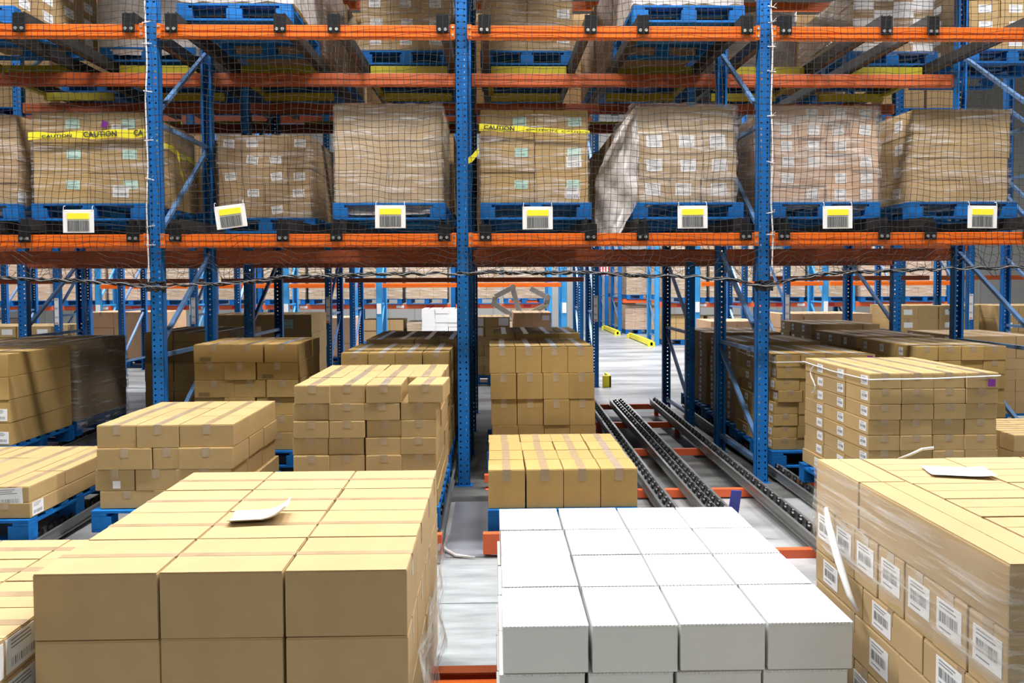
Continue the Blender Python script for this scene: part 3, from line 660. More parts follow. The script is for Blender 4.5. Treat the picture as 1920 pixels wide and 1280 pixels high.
# ---- floor pallets
for x, y, z, n, d in [(-3.38, 4.84, .095, 'low stack at left', 1.22), (-2.18, 5.12, .066, 'three wide stack', 1.05), (-.835, 4.98, .107, 'leaning top carton stack', 1.22), (.44, 4.86, .118, 'low yellowish stack', 1.16),
                      (2.93, 5.05, .110, 'strapped labelled stack', 1.06), (2.89, 6.60, .085, 'stack behind the strapped one', 1.06), (-4.48, 6.44, .222, 'large shaded stack', 1.0), (-4.48, 7.48, .242, 'dark film wrapped stack', 1.0),
                      (-2.15, 6.70, .107, 'tall stack left of centre', .95), (.42, 6.60, .098, 'square carton wall', 1.05), (2.89, 7.72, .11, 'second labelled stack in right lane', 1.05), (2.89, 8.8, .13, 'last labelled stack in right lane', 1.05)]:
    pallet(x, y, z, 'blue pallet on floor rails under the '+n, w=.96, d=d)
film((-4.95, -4.0), (7.5, 8.5), .30, 1.15, 'crinkled film around the dark stack at the left edge', 'film_haze', sides='FR', amp=.012)
film((1.14, 2.12), (1.665, 2.69), .79, 1.075, 'clear film stretched around the top layers of the near right stack', 'film_near', amp=.004, off=.004)
film((-1.356, -.256), (2.25, 3.4), .15, .60, 'rumpled film skirt low on the big foreground stack', 'film_haze', sides='R', amp=.02, off=.02)
# unseen pallets that carry the near and the far stacks
def plain_pallet(x, y, z, w_, d):
    mb = REST.setdefault('pallet_blue', MB())
    mb.box(x-w_/2, x+w_/2, y, y+d, z+.12, z+.142); mb.box(x-w_/2, x+w_/2, y, y+.1, z, z+.02); mb.box(x-w_/2, x+w_/2, y+d-.1, y+d, z, z+.02)
    for i in (-1, 0, 1):
        for j in (0, .5, 1): xx = x+i*(w_/2-.06); yy = y+j*(d-.1); mb.box(xx-.06, xx+.06, yy, yy+.1, z+.02, z+.12)
for a in ((.53, 2.18, .026, 1.0, 1.12), (-1.94, 2.0, .056, 1.06, 1.05), (1.63, 1.68, .076, .97, 1.0)): plain_pallet(*a)
for a in ((4.14, 5.34, .106, .9, .66), (5.5, 8.19, .116, .9, 1.1), (4.06, 6.59, .116, .82, 1.0), (4.06, 7.69, .126, .82, 1.0), (4.06, 8.79, .186, .82, .95), (-3.42, 8.72, .136, .95, 1.15), (.43, 7.71, .141, .9, 1.12), (-.82, 6.49, .111, .92, 1.0), (-.78, 7.59, .141, .95, 1.3)): plain_pallet(*a)
mb = REST.setdefault('pallet_blue', MB()); mb.box(-1.34, -.27, 2.3, 3.48, .03, .056)
for i in (-1.28, -.8, -.33): mb.box(i-.05, i+.05, 2.3, 3.48, 0, .03)
# ------------------------------------------------------------------ floor roller lanes
def wheel_mesh():
    mb = MB(); mb.cyl((0, 0, 0), (1, 0, 0), .025, .016, 10); return mb.mesh('wheel', 'wheel_black', bevel=.002)
def floor_rail(x, y0, y1, z0, z1, label, double=False, group=None):
    t = thing('roller_rail', label, 'roller rail', (x, y0, 0), 0, group); L = y1-y0
    hw = .075 if double else .040
    mb = MB()
    for s in (-1, 1):
        mb.bar((s*hw, 0, z0-.045), (s*hw, L, z1-.045), .005, .075)
        mb.bar((s*(hw+.008), 0, z0-.010), (s*(hw+.008), L, z1-.010), .02, .005)
        mb.bar((s*(hw+.008), 0, z0-.080), (s*(hw+.008), L, z1-.080), .022, .005)
    mb.bar((0, 0, z0-.078), (0, L, z1-.078), hw*2, .005)
    if double: mb.bar((0, 0, z0-.035), (0, L, z1-.035), .006, .06)
    mb.obj('channel', 'steel', t)
    n = int(L/.066); cnt = 0; extra = MB()
    for i in range(n):
        for c in ((-.036, .036) if double else (0,)):
            yy = .03+i*.066+(.033 if c > 0 else 0); zz = z0+(z1-z0)*yy/L-.012
            xx = c+(.014 if i % 2 else -.014)
            if cnt < 100: link('wheel', cached('wheel', wheel_mesh), t, (xx, yy, zz)); cnt += 1
            else: extra.cyl((xx, yy, zz), (1, 0, 0), .025, .016, 8)
    if extra.v:
        e = extra.obj('distant_wheels', 'wheel_black', t); e['kind'] = 'stuff'
    return t
floor_rail(1.225, 4.75, 9.7, .135, .235, 'galvanised roller rail with black wheels beside the low yellowish stack')
floor_rail(1.545, 4.75, 9.7, .135, .235, 'double row roller rail in the middle of the empty lane, blue stop at its end', double=True)
floor_rail(2.02, 4.55, 9.7, .135, .235, 'galvanised roller rail right of the empty lane, beside the right blue post')
floor_rail(-2.935, 4.62, 6.6, .10, .14, 'roller rail beside the low pallet at left')
floor_rail(-4.06, 6.9, 9.6, .20, .26, 'roller rail running back beside the dark film wrapped stack')
floor_rail(2.435, 4.9, 9.7, .095, .16, 'roller rail under the labelled stacks in the right lane')
floor_rail(-.385, 4.62, 7.4, .10, .15, 'roller rail beside the leaning top carton stack')
def cross_bar(x0, x1, y, z, label, h=.065, leg=True):
    t = thing('floor_beam', label, 'floor beam', ((x0+x1)/2, y, 0)); L = x1-x0
    mb = MB(); mb.box(-L/2, L/2, 0, .05, z-h, z); mb.obj('bar', 'red_orange', t, bevel=.003)
    for s in (-1, 1):
        if z-h > .03:
            mb = MB(); mb.box(s*(L/2-.06)-.025, s*(L/2-.06)+.025, .005, .05, 0, z-h); mb.box(s*(L/2-.06)-.05, s*(L/2-.06)+.05, -.03, .08, 0, .006)
            mb.obj('leg', 'red_orange', t)
    return t
for y, z, n in ((4.66, .055, 'nearest bar, beside the white stack'), (5.98, .075, 'second bar from the front'), (7.35, .095, 'middle bar'), (8.6, .125, 'second bar from the back'), (9.72, .15, 'farthest bar')):
    cross_bar(1.13, 2.13, y, z, 'short legged orange bar under the empty roller lane, '+n)
for x0, x1, y, z, n in ((-.07, .95, 4.74, .15, 'behind the white stack beside the grey floor patch'), (-1.35, -.325, 4.74, .15, 'at the front of the leaning carton lane'), (-1.35, -.43, 6.3, .12, 'deeper in the leaning carton lane left of middle post'), (-.08, .95, 6.32, .12, 'at the foot of the middle post, right side'),
                        (2.40, 3.4, 6.2, .07, 'right of the right blue post'), (2.40, 3.4, 9.72, .12, 'at the back of the right lane'), (-4.0, -2.9, 8.9, .16, 'behind the dark film wrapped stack'), (-3.9, -2.9, 10.3, .20, 'far back left of the corded post')):
    cross_bar(x0, x1, y, z, 'orange floor beam '+n, h=.13 if y == 4.74 else .065)
t = thing('floor_beam', 'broad orange steel channel on the floor between the two near stacks', 'floor beam', (-.12, 3.02, 0))
mb = MB(); mb.box(-.55, .45, .0, .006, 0, .13); mb.box(-.55, .45, 0, .12, .0, .006); mb.obj('web', 'red_orange', t)
mb = MB(); mb.box(-.55, .45, -.05, .0, .11, .13); mb.obj('upper_flange', 'orange', t, bevel=.002)
mb = MB(); mb.box(-.55, .45, .10, .16, .10, .11); mb.box(-.55, .45, .155, .16, .0, .10); mb.obj('rear_plate', 'orange_shaded', t, bevel=.002)
t = thing('pallet_stop', 'small blue upright stop plate at the end of the middle rail', 'end stop', (1.53, 4.90, .135))
mb = MB(); mb.bar((0, 0, 0), (.02, -.035, .235), .068, .006, up=(0, 1, 0)); mb.obj('plate', 'stop_blue', t, bevel=.002)
mb = MB(); mb.box(-.03, .07, -.04, .05, -.012, 0); mb.obj('foot', 'stop_blue', t, bevel=.002)
# ------------------------------------------------------------------ loose paper
def sheet(name, label, cat, cx, cy, cz, w_, d_, rz, curl):
    mb = MB(); n = 10
    for j in range(n+1):
        for i in range(n+1):
            u, v = i/n-.5, j/n-.5
            mb.v.append((u*w_, v*d_, .002+curl*(max(0, u-.05)**2*3+max(0, -v-.1)**2*1.6+max(0, v-.2)**2*1.3)))
    for j in range(n):
        for i in range(n):
            a = j*(n+1)+i; mb.f.append((a, a+1, a+n+2, a+n+1)); mb.m.append(0)
    o = mb.obj(name, 'paper', smooth=True, loc=(cx, cy, cz), rz=rz); tag(o, label, cat); return o
sheet('paper_slip', 'curled white paper slip lying on the big foreground stack', 'paper', -.845, 2.78, .862, .20, .15, .12, .07)
o = sheet('packing_slip', 'flat white packing slip on top of the film wrapped near right stack', 'paper', 1.51, 2.46, 1.083, .19, .13, -.25, .012)
# ------------------------------------------------------------------ safety net
def net():
    t = thing('safety_net', 'black knotted safety net stretched across the whole front of the rack', 'net', (0, 6.30, 0))
    rnd = random.Random(11); cell = .0535; x0, x1 = -4.45, 4.75; z0, z1 = 1.80, 4.25
    nx, nz = int((x1-x0)/cell), int((z1-z0)/cell)
    def pt(i, j):
        x = x0+i*cell; z = z0+j*cell
        low = max(0, (2.12-z)/.32)
        w1 = .012*math.sin(x*3.1+z*1.7)+.010*math.sin(x*7.3-z*4.1+1)+.006*math.sin(z*13+x*2)
        w2 = .016*math.sin(x*2.6+z*2.2+.5)+.012*math.sin(x*5.9+z*3.3)+.007*math.sin(x*17+z*5)
        w2 += low*(.05*math.sin(x*9+z*6)+.03*math.sin(x*21))
        w1 += low*.03*math.sin(x*15+z*23)
        y = -.03+.012*math.sin(x*4+z*3)+.01*math.sin(x*1.7-z*6)
        return (x+w1, y, z+w2)
    G = [[pt(i, j) for j in range(nz+1)] for i in range(nx+1)]
    mb = MB()
    for i in range(nx+1): mb.tube(G[i], .0020, 3, cap=False)
    for j in range(nz+1): mb.tube([G[i][j] for i in range(nx+1)], .0020, 3, cap=False)
    mb.obj('mesh', 'net_black', t)
    key = [(-30, 514), (0, 515), (60, 519), (160, 523), (240, 529), (300, 536), (350, 531), (430, 529), (480, 526), (530, 518), (640, 515), (760, 512), (870, 513), (920, 510), (1020, 512), (1100, 511), (1200, 518), (1300, 520), (1380, 527), (1436, 541), (1470, 531), (1540, 516), (1600, 513), (1750, 508), (1950, 504)]
    K = [((p-924.3)/231.5, 1.71+(528-q)/231.5) for p, q in key]
    def zr(x):
        for a, b_ in zip(K, K[1:]):
            if a[0] <= x <= b_[0]: return a[1]+(b_[1]-a[1])*(x-a[0])/(b_[0]-a[0])
        return K[-1][1]
    mb = MB()
    for s in range(5):
        P = []; n = 420
        for i in range(n+1):
            x = -4.3+i*(8.9/n); a = x*(24+3*s)+s*1.3; r = .010+.005*math.sin(x*11+s)
            P.append((x, -.05+r*math.cos(a), zr(x)+r*math.sin(a)+.003*rnd.uniform(-1, 1)))
        mb.tube(P, .0055, 4)
    mb.obj('gathered_hem', 'net_black', t)
    mb = MB(); P = [(-4.3+i*.0225, -.064+.004*math.sin(i*.9), zr(-4.3+i*.0225)+.010*math.sin(i*.55)) for i in range(396)]
    mb.tube(P, .0022, 4); mb.obj('hem_cord', 'ink_grey', t)
    for x in (-2.76, 2.26):
        mb = MB()
        for s in range(9):
            P = []
            for i in range(25):
                a = 2*math.pi*i/24
                P.append((x+.062*math.cos(a)+rnd.uniform(-.006, .006), .105+.095*math.sin(a), zr(x)+.035*(s/4-1)+rnd.uniform(-.012, .012)))
            mb.tube(P, .007, 4)
        mb.obj('lashing', 'net_black', t)
    mb = MB()
    for i in range(60):
        x = rnd.uniform(-4.1, 4.4); P = []; zz = zr(x); L = rnd.uniform(.1, .35)
        for k in range(10):
            u = k/9; P.append((x+L*(u-.5)+.03*math.sin(u*7+i), -.05, zz+.012+(.06+.10*rnd.random()*.6)*math.sin(math.pi*u)))
        mb.tube(P, .0016, 3)
    mb.obj('loose_loops', 'net_black', t)['kind'] = 'stuff'
net()
def cord(x, zs, label, ztop, zbot, dx=0):
    t = thing('white_rope', label, 'cord', (x, 6.345, 0)); mb = MB(); n = 40
    mb.tube([(dx*(1-i/n)+.006*math.sin(i*.5), -.004+.004*math.sin(i), zbot+(ztop-zbot)*i/n) for i in range(n+1)], .006, 6)
    mb.obj('line', 'cord_white', t)
    for k, z in enumerate(zs):
        mb = MB(); a = [.0, .25, -.3, .1, -.15][k % 5]
        mb.bar((-.032, -.010, z-.03*a), (.038, -.010, z+.03*a), .006, .008); mb.tube([(.01, -.008, z), (.035, -.02, z+.025)], .002, 4); mb.obj('tie', 'cord_white', t)
    return t
cord(-2.765, [2.02, 2.17, 2.55, 2.86, 3.25, 3.63, 3.80, 4.05], 'white cord tied down the front of the left blue post', 4.3, 1.68, -.03)
cord(2.285, [2.09, 2.27, 2.68, 3.06, 3.42, 3.62, 3.82, 3.94], 'white cord tied down the front of the right blue post', 4.3, 1.82, .02)
# hanging location cards
def placard_mesh():
    mb = MB(); mb.box(-.121, .121, 0, .004, -.091, .091); return mb.mesh('card', 'plastic_white', bevel=.002)
for px, py, rz_, n in ((165, 414, 0, 'under the caution taped load left of corded post'), (442, 406, .13, 'hanging crooked, right of the left corded post'), (735, 407, 0, 'under the plain wrapped load left of middle post'),
                       (1008, 410, 0, 'under the caution taped load right of middle post'), (1298, 409, .01, 'under the white labelled load with torn film'), (1572, 410, .01, 'right of the right corded post'), (1848, 410, -.01, 'nearest the right edge')):
    t = thing('location_card', 'white barcode card with yellow block '+n, 'sign', ((px-924.3)/232.5, 6.20, 1.71+(528-py)/232.5), group='barcode cards hung on the net')
    t.rotation_euler = (0, rz_*-1, 0)
    link('card', cached('placard', placard_mesh), t)
    mb = MB(); mb.box(-.086, .086, -.003, 0, .018, .064); mb.obj('yellow_block', 'yellow', t)
    mb = MB(); mb.box(-.086, .086, -.0015, 0, -.078, .006, 0); rr = random.Random(px); x = -.082
    while x < .08:
        w_ = rr.choice((.0025, .004, .006)); mb.quad([(x, -.0022, -.078), (x+w_, -.0022, -.078), (x+w_, -.0022, .006), (x, -.0022, .006)], 1); x += w_+rr.choice((.003, .0045, .006))
    mb.obj('barcode', ['grey_metal', 'ink'], t)
    for s in (-1, 1):
        mb = MB(); mb.tube([(s*.112, .002, .075), (s*.113, -.004, .10), (s*.112, .0, .118), (s*.110, .02, .122)], .0026, 5); mb.obj('hook', 'cord_white', t)
# ------------------------------------------------------------------ caution tape
def text_mesh(body, size, squash=1):
    cu = bpy.data.curves.new('lettering', 'FONT'); cu.body = body; cu.size = size; cu.extrude = .0004; cu.offset = size*.022; cu.align_x = 'CENTER'; cu.align_y = 'CENTER'
    ob = bpy.data.objects.new('lettering_source', cu); C.objects.link(ob); bpy.context.view_layer.update()
    me = bpy.data.meshes.new_from_object(ob.evaluated_get(bpy.context.evaluated_depsgraph_get())); bpy.data.objects.remove(ob)
    for v in me.vertices: v.co = Vector((v.co.x, v.co.z, v.co.y*squash))
    me.materials.clear(); me.materials.append(M['ink']); return me
def ribbon(pts, wid, m, parent, name):
    mb = MB()
    for p, w_ in zip(pts, wid): mb.v += [(p[0], p[1], p[2]-w_/2), (p[0], p[1], p[2]+w_/2)]
    for i in range(len(pts)-1): mb.f.append((2*i, 2*i+2, 2*i+3, 2*i+1)); mb.m.append(0)
    return mb.obj(name, m, parent, smooth=True)
BOLD = 'CAUTION'
t = thing('caution_tape', 'yellow caution tape around the load left of the corded post', 'tape', (-3.40, 6.62, 2.955))
P = [(-.485+.965*i/24, -.002+.003*math.sin(i*1.3), .028*(i/24)-.012+.006*math.sin(i*.8)) for i in range(25)]
ribbon(P, [.066-.016*math.exp(-((i-6)/4)**2) for i in range(25)], 'yellow', t, 'front_band')
ribbon([(.481+.002*math.sin(i), .0+1.1*i/16, .016-.09*i/16+.01*math.sin(i)) for i in range(17)], [.055-.02*(i % 3 == 1) for i in range(17)], 'yellow', t, 'side_band')
ribbon([(.50, .62, -.05), (.515, .64, -.12), (.51, .66, -.20), (.52, .70, -.27)], [.07, .075, .07, .05], 'yellow', t, 'loose_tail')
for x, z, sq, sx in ((.115, .004, 1, 1), (-.245, -.012, .55, .9), (.43, .016, 1, .9)):
    l = link('lettering', cached(('txt', sq), lambda: text_mesh('CAUTION' if x < .4 else 'CAUTION', .062, sq)), t, (x, -.008, z)); l.scale = (sx, 1, 1); l.rotation_euler = (0, -.03, 0)
    if x > .4:
        l.data = text_mesh('CA', .062, 1)
t = thing('caution_tape', 'yellow caution tape around the load right of the middle post', 'tape', (.36, 6.62, 3.00))
P = [(-.47+.94*i/24, -.002+.003*math.sin(i*1.7), .020-.042*(i/24)+.004*math.sin(i*.9)) for i in range(25)]
ribbon(P, [.062-.034*(i/24)-.01*math.sin(i*.7)**2 for i in range(25)], 'yellow', t, 'front_band')
ribbon([(-.475, -.0+.9*i/10, .02-.01*i) for i in range(11)], [.06]*11, 'yellow', t, 'side_band')
ribbon([(-.475, -.01, -.18), (-.50, -.03, -.21), (-.53, -.05, -.25), (-.565, -.05, -.27)], [.05, .06, .06, .05], 'yellow', t, 'loose_tail')
for x, z, sq in ((-.30, .012, .85), (.06, -.006, .35), (.36, -.02, .3)):
    l = link('lettering', text_mesh(BOLD, .058, sq), t, (x, -.008, z)); l.rotation_euler = (0, .045, 0)
def tagq(x, y, z, s, rx, label, side='F'):
    mb = MB(); mb.box(-s/2, s/2, -.001, .001, -s/2, s/2); o = mb.obj('purple_sticker', 'purple', loc=(x, y, z)); o.rotation_euler = (0, rx, 0 if side == 'F' else math.pi/2); tag(o, label, 'sticker')
tagq(-3.255, 6.628, 3.045, .052, .25, 'small purple sticker on the caution taped load')
tagq(3.318, 5.050, 1.023, .05, .05, 'purple sticker at the top corner of the near strapped stack')
tagq(3.275, 6.630, 1.028, .05, .05, 'purple sticker on the stack behind the strapped one')
# white strapping
def strap(X, Y, z, label, loops=()):
    t = thing('strapping', label, 'string', (X[0], Y[0], z)); W, D = X[1]-X[0], Y[1]-Y[0]; mb = MB(); e = .014
    mb.tube([(-e, D, .01), (-e, D*.5, -.006), (-e, 0, .0), (0, -e, .0), (W*.5, -e, .004), (W, -e, .02), (W+e, 0, .02)], .0045, 5); mb.obj('string', 'cord_white', t)
    for a in loops:
        mb = MB(); mb.tube([(-e-.012*math.sin(math.pi*u/8), a+.05*math.sin(u*.9), -.24*(u/8)*(1 if u < 8 else .9)) for u in range(9)], .0045, 5); mb.obj('loose_end', 'cord_white', t)
strap((2.50, 3.374), (5.07, 6.13), 1.05, 'white strapping string around the near labelled stack at right', (.85,))
strap((2.46, 3.33), (6.65, 7.66), 1.0, 'white strapping string on the stack behind the strapped one')
tt = thing('twisted_film_strand', 'white twisted strand of film across the labels of the near right stack', 'plastic wrap', (1.12, 2.5, .955))
mb = MB(); mb.tube([(-.004, .05, -.01), (-.016, .0, -.05), (-.022, -.08, -.13), (-.02, -.16, -.22), (-.012, -.20, -.255)], [.006, .012, .013, .010, .004], 6); mb.obj('strand', 'cord_white', tt, smooth=True)
tt = thing('film_tail', 'loose white wisp of film sticking up behind the near right stack', 'plastic wrap', (1.50, 2.68, 1.08))
mb = MB(); mb.tube([(-.07, 0, 0), (-.03, .0, .012), (.02, .01, .03), (.06, .01, .034)], [.002, .005, .005, .006], 5); mb.obj('strand', 'cord_white', tt, smooth=True)
tt = thing('floor_film_scrap', 'white scrap of torn film on the floor beside the grey patch', 'plastic wrap', (-.22, 4.73, .006))
mb = MB(); mb.tube([(-.12, .30, .01), (-.09, .12, .012), (-.02, .02, .01), (.10, -.01, .008)], [.006, .012, .012, .004], 5); mb.obj('strand', 'film_heavy', tt, smooth=True)

# ------------------------------------------------------------------ far racks behind the block
BR2 = [(.25, .25), (.35, 1.15), (1.2, 1.2), (1.3, 2.1), (2.2, 3.1), (3.2, 4.1)]
XB = [-9.03, -6.90, -4.76, -2.63, -.50, 1.65, 4.76, 7.78]
XN = ['at far left', 'second from far left', 'seen beside the dark film wrapped stack', 'seen just left of the leaning carton stack', 'hidden behind the middle post', 'at the open aisle with yellow foot', 'right of the open aisle', 'near the right edge']
def ladder(parent, z0, z1, x=0, y=-.004):
    mb = MB(); mb.box(x-.033, x+.033, y-.002, y, z0, z1, 0); n = 9; rr = random.Random(int(z0*100))
    for i in range(n):
        za = z0+(z1-z0)*(i+.15)/n; zb = z0+(z1-z0)*(i+.85)/n
        if rr.random() < .8:
            for k in range(5): mb.quad([(x-.026+k*.010, y-.003, za), (x-.021+k*.010, y-.003, za), (x-.021+k*.010, y-.003, zb), (x-.026+k*.010, y-.003, zb)], 1 if i % 3 else 2)
    mb.obj('label_strip', ['paper', 'ink_grey', 'red'], parent)
for x, n in zip(XB, XN):
    f = rack_frame(x, 12.4, 13.4, 4.4, 'blue rack frame with a white label strip, '+n, braces=BR2, w=.10)
    ladder(f, 1.06, 1.48)
    rack_frame(x, 14.5, 15.5, 4.4, 'blue rack frame just behind the label strip frame '+n.replace('seen ', '').replace('the ', ''), braces=BR2, w=.10) if x != -.5 else None
    if x == -.5: continue
    f = rack_frame(x, 17.9, 18.8, 4.4, 'lit blue rack frame across the rear aisle, '+n, braces=BR2, m='blue_lit', bm_='blue_lit', w=.13, holes=False)
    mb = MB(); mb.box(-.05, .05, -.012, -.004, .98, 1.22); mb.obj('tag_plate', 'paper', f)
for (a, b_), n in zip(((-9.03, -6.9), (-6.9, -4.76), (-4.76, -2.63), (-2.63, -.5), (-.5, 1.65), (4.76, 7.78), (7.78, 10.8)), ('far left bay', 'second bay from far left', 'third bay from far left', 'bay left of the middle post', 'bay beside the open aisle', 'bay right of the open aisle', 'bay at far right')):
    beam(a+.06, b_-.06, 13.5, 1.705, h=.08, m='orange_shaded', label='shaded orange rear beam seen under the hanging hem, '+n, plates=False)
    beam(a+.08, b_-.08, 17.86, 1.585, h=.10, m='orange', label='bright orange beam across the rear aisle, '+n, plates=False)
# long rack across the back
def far_load(x, y, z, w_, d, h, m, label, group, film_=True):
    t = thing('wrapped_load', label, 'pallet load', (x, y, z), 0, group)
    mb = MB(); rr = random.Random(label+str(x)); nz = max(2, int(h/.2)); nx = 3
    for j in range(nz):
        for i in range(nx):
            xa = -w_/2+w_*i/nx; o_ = rr.uniform(-.012, .012)
            mb.box(xa+.004, xa+w_/nx-.004, o_, d, .145+h*j/nz+.003, .145+h*(j+1)/nz-.002)
    mb.obj('cartons', m, t)
    if film_:
        mb = MB(); mb.box(-w_/2-.01, w_/2+.01, -.022, d, .14, .145+h); mb.obj('wrap', 'film_haze', t)
    mb = MB()
    for sx in (-1, 0, 1): mb.box(sx*(w_/2-.07)-.06, sx*(w_/2-.07)+.06, 0, d, .02, .125)
    mb.box(-w_/2, w_/2, 0, d, .125, .145); mb.box(-w_/2, w_/2, 0, .1, 0, .02); mb.obj('pallet_base', 'pallet_blue', t)
    return t
rr = random.Random(21)
ORD2 = ORD+['eleventh', 'twelfth', 'thirteenth', 'fourteenth']
MS = ['tan_brown', 'tan_pink', 'tan', 'tan_brown', 'tan_pink']
xs = [-13.9, -11.3, -8.7, -6.1, -3.6, -1.05, 1.5]
xr = [4.35, 7.0, 9.6, 12.2]
for L, sd in ((xs, 'left'), (xr, 'right')):
    for k, x in enumerate(L):
        rack_frame(x, 20.4, 21.5, 7.2, '%s blue frame of the long far rack from the open aisle, %s side' % (ORD2[k if sd == 'right' else len(L)-1-k], sd), braces=BR2, m='blue' if k % 2 else 'blue_lit', w=.12, holes=False, group='far rack frames %s of the aisle' % sd)
    for a, b_ in zip(L, L[1:]):
        for q in (.27, .73):
            k = L.index(a); i = int(abs(a)*3+q*10); kk = (k*2+(q > .5)); od = ORD2[kk if sd == 'right' else 2*(len(L)-1)-1-kk]; x = a+(b_-a)*q; lw = (b_-a)*.42
            far_load(x, 20.30, 1.13, lw, 1.0, rr.uniform(1.1, 1.45), MS[i % 5], '%s wrapped load from the open aisle on the far orange beam, %s side' % (od, sd), 'far wrapped loads on the beam %s of the aisle' % sd)
            if not -12.2 < x < -5.2:
                far_load(x, 20.5, .0, lw, 1.0, rr.uniform(.5, .70), MS[(i+2) % 5], '%s floor load from the open aisle under the far orange beam, %s side' % (od, sd), 'far floor loads %s of the aisle' % sd, film_=i % 2 == 0)
        for z, n in ((1.01, 'lower'),):
            t = beam(a+.07, b_-.07, 20.36, z, h=.12, m='red_orange', label='%s red orange far rack beam, %s bay from the open aisle, %s side' % (n, ORD2[L.index(a) if sd == 'right' else len(L)-2-L.index(a)], sd), plates=False, step=False, group='%s far rack beams %s of the aisle' % (n, sd))
            if n == 'lower':
                for q in (.2, .45, .8):
                    mb = MB(); xx = (q-.5)*(b_-a-.3); mb.box(xx-.10, xx+.10, -.004, 0, .02, .09); mb.obj('beam_label', 'red' if q != .45 else 'paper', t)
# frames and guards along the right side of the open aisle
for x, y, m_, n in ((4.05, 24.6, 'blue', 'farther along the aisle'), (3.98, 27.0, 'blue', 'at the far end of the aisle')):
    rack_frame(x, y, y+1.6, 6, 'blue rack frame edging the open aisle, '+n, braces=BR2, m=m_, w=.12, holes=False)
for x, y, z, w_, h, m_, n in ((4.75, 24.9, 0, .95, .78, 'tan_pink', 'on the floor farther along the open aisle'), (4.75, 24.66, 1.13, .95, 1.3, 'tan_brown', 'on the far beam along the open aisle'), (4.6, 27.4, 0, .95, .8, 'tan_brown', 'on the floor at the far end of the open aisle'), (4.6, 27.06, 1.13, .95, 1.2, 'tan_pink', 'on the far beam at the end of the open aisle'),
                              (1.05, 24.4, 0, .95, .8, 'tan', 'on the floor left of the open aisle, far back'), (1.05, 24.26, 1.13, .95, 1.2, 'tan_pink', 'on the far beam left of the open aisle, far back')):
    far_load(x, y, z, w_, 1.0, h, m_, 'wrapped pallet load '+n, None)
for x, y, n in ((4.06, 24.7, 'right of the open aisle'), (3.98, 27.1, 'at the far end of the open aisle'), (.4, 24.3, 'left of the open aisle, far back')):
    beam(x+.1, x+1.4, y, 1.01, h=.12, m='red_orange', label='short red orange far beam '+n, plates=False, step=False)
for x, y, L, n in ((4.12, 20.0, 3.2, 'nearer one, before the far rack'), (3.93, 24.3, 3.0, 'farther one')):
    t = thing('floor_guard', 'yellow floor guard rail along the open aisle, '+n, 'guard rail', (x, y, 0)); mb = MB(); mb.box(-.04, .04, 0, L, .02, .16); mb.obj('rail', 'yellow', t, bevel=.01)
    for yy in (0, L-.1):
        mb = MB(); mb.box(-.09, .09, yy, yy+.12, 0, .12); mb.obj('foot', 'yellow', t, bevel=.006)
t = thing('post_guard', 'small yellow guard at the foot of the aisle post', 'guard rail', (1.78, 12.38, 0))
mb = MB(); mb.box(-.02, .12, 0, .04, 0, .19); mb.box(.08, .12, 0, .5, 0, .19); mb.obj('shield', 'yellow', t, bevel=.01)
# mid distance cartons on the rear pallets
def heap(key, X, Y, z0, n3, hs, m, phrase, labs=(), adj='tan', tape='y'):
    load(key, phrase, X, Y, z0, hs, n3[0], n3[1], m=m, tape=tape, adj=adj, show='FTLR', labs=labs, jit=.012)
    plain_pallet((X[0]+X[1])/2, Y[0]-.02, z0-.144, X[1]-X[0], Y[1]-Y[0])
heap('backtan', (-4.1, -2.62), (11.2, 12.2), .17, (3, 2), [.27]*4, 'tan', 'of the big cartons behind left corded post', [('F', .16, .13, 'mint', .3, .5, 0, lambda ix, iy, iz: ix == 2)])
heap('backlab', (-8.5, -7.1), (12.6, 13.6), .17, (5, 2), [.17]*5, 'tan', 'of the white labelled far cartons at left edge', [('F', .17, .09, 'blank', .5, .5, 0, None)])
heap('backpink', (-8.2, -6.6), (15.8, 16.8), .17, (3, 2), [.32]*3, 'tan_pink', 'of the pinkish far cartons at left')
heap('centrea', (-.35, .28), (12.7, 13.6), .17, (3, 2), [.16]*6, 'tan', 'of the far stack right of middle post', [('F', .16, .13, 'blank', .5, .5, 0, lambda ix, iy, iz: iz < 2 and ix != 1)])
heap('centreb', (.34, .98), (12.9, 13.8), .17, (2, 2), [.34]*3, 'tan_pink', 'of the far pinkish stack behind square wall', [('F', .12, .08, 'blank', .7, .75, 0, lambda ix, iy, iz: iz == 0 and ix == 1)])
heap('whitefar', (-1.75, -.78), (19.0, 20.0), .17, (3, 2), [.11]*8, 'white_card', 'of the white carton stack far left of middle post', adj='white')
heap('farleft', (-3.9, -2.85), (16.0, 17.0), .17, (3, 2), [.27]*3, 'tan_pink', 'of the far pinkish stack left of the leaning stack')
heap('righta', (3.75, 4.65), (13.2, 14.2), .17, (2, 2), [.28]*3, 'tan_pink', 'of the far stack right of the open aisle')
heap('rightb', (5.0, 6.6), (13.3, 14.3), .17, (4, 2), [.24]*4, 'tan_pink', 'of the far salmon stack behind the labelled blocks')
heap('rightc', (6.9, 8.3), (13.0, 14.0), .17, (4, 2), [.22]*5, 'tan', 'of the far tan stack near right edge', [('F', .15, .09, 'blank', .5, .5, 0, lambda ix, iy, iz: ix % 2 == 0)])
heap('rightd', (8.5, 9.9), (12.8, 13.8), .17, (4, 2), [.22]*5, 'tan', 'of the far labelled stack at right edge', [('F', .15, .09, 'blank', .5, .5, 0, None)])
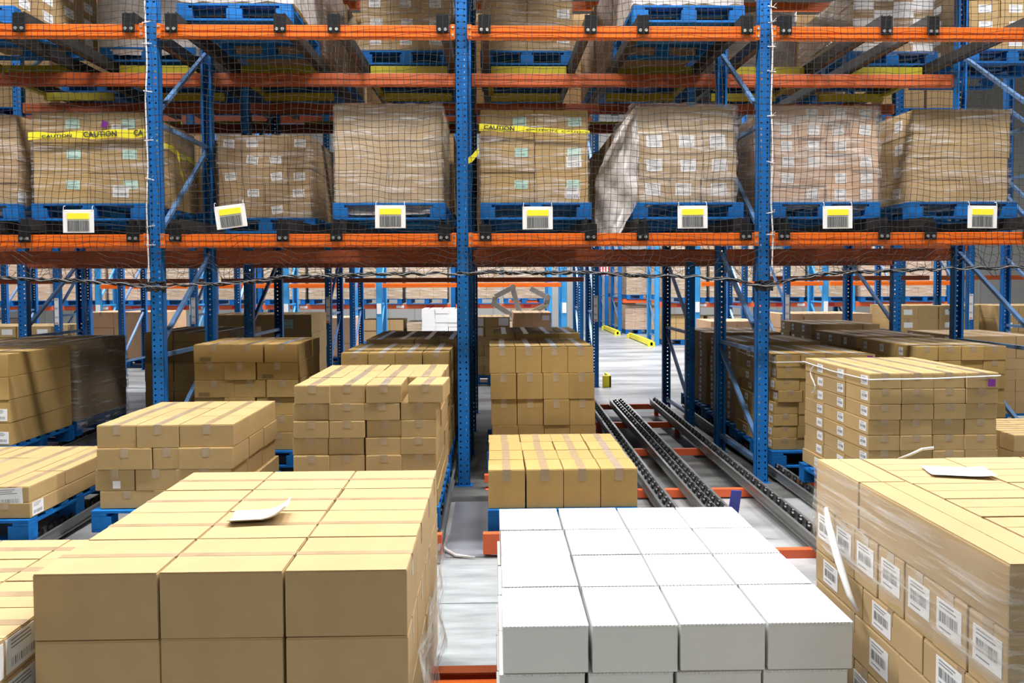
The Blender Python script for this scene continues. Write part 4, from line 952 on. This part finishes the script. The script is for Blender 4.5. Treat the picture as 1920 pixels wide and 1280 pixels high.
# folded scissor arms of a lift table
t = thing('scissor_lift', 'grey folding scissor arms with yellow marks behind the square carton wall', 'lift', (.54, 15.0, 1.02))
A = {'l': (-.52, 0, .26), 'l2': (-.50, 0, .40), 't': (-.16, 0, .58), 't2': (.18, 0, .56), 'r': (.52, 0, .38), 'r2': (.50, 0, .24), 'b': (-.02, 0, -.06), 'b2': (.0, 0, -.02)}
for a, b_, y in (('l2', 't', 0), ('l', 'l2', 0), ('l', 'b', 0), ('t2', 'r', .0), ('r', 'r2', 0), ('r2', 'b2', 0), ('t', 'b2', .12)):
    mb = MB(); p, q = Vector(A[a]), Vector(A[b_]); mb.bar((p.x, y, p.z), (q.x, y, q.z), .10, .09, up=(0, 1, 0)); arm = mb.obj('arm', 'grey_metal', t, bevel=.006)
    if a == 'r2':
        mb = MB()
        for k in range(6):
            c = p+(q-p)*((k+.5)/6); d = (q-p).normalized()*.03; mb.bar((c.x-d.x, -.052, c.z-d.z), (c.x+d.x, -.052, c.z+d.z), .006, .05, up=(0, 1, 0))
        mb.obj('hazard_marks', 'yellow', arm)
for p in ('l', 'r', 't', 'b'):
    mb = MB(); mb.cyl(A[p], (0, 1, 0), .06, .16, 12); mb.obj('pivot_pin', 'grey_metal', t)
mb = MB(); mb.box(-.45, .45, 0, .5, -1.05, -.80); mb.box(-.06, .06, .05, .2, -.85, -.05); mb.obj('base', 'grey_metal', t, bevel=.01)
# striped flag hanging in the distance
t = thing('hanging_flag', 'small red and white striped flag hanging far back over the open aisle', 'flag', (3.55, 24.60, 1.9))
mb = MB()
for k in range(7): mb.quad([(-.16+.32*k/7, .012*math.sin(k*2), 0), (-.16+.32*(k+1)/7, .012*math.sin(k*2+2), 0), (-.16+.32*(k+1)/7, .012*math.sin(k*2+2), .62), (-.16+.32*k/7, .012*math.sin(k*2), .62)], k % 2)
mb.obj('cloth', ['red', 'paper'], t)
mb = MB(); mb.tube([(-.2, 0, .62), (.47, 0, .62)], .014, 6); mb.obj('hanging_pole', 'ink_grey', t)
# ------------------------------------------------------------------ everything past the largest cartons, as one mass
if REST:
    root = MB(); ms = list(REST)
    for k, mname in enumerate(ms):
        r = REST[mname]; n0 = len(root.v); root.v += r.v; root.f += [tuple(n0+i for i in f) for f in r.f]; root.m += [k]*len(r.f)
    o = root.obj('smaller_cartons', ms)
    tag(o, 'remaining smaller cartons stacked on pallets farther back, hidden in racks, or added above for shade', 'cartons', None, 'stuff')
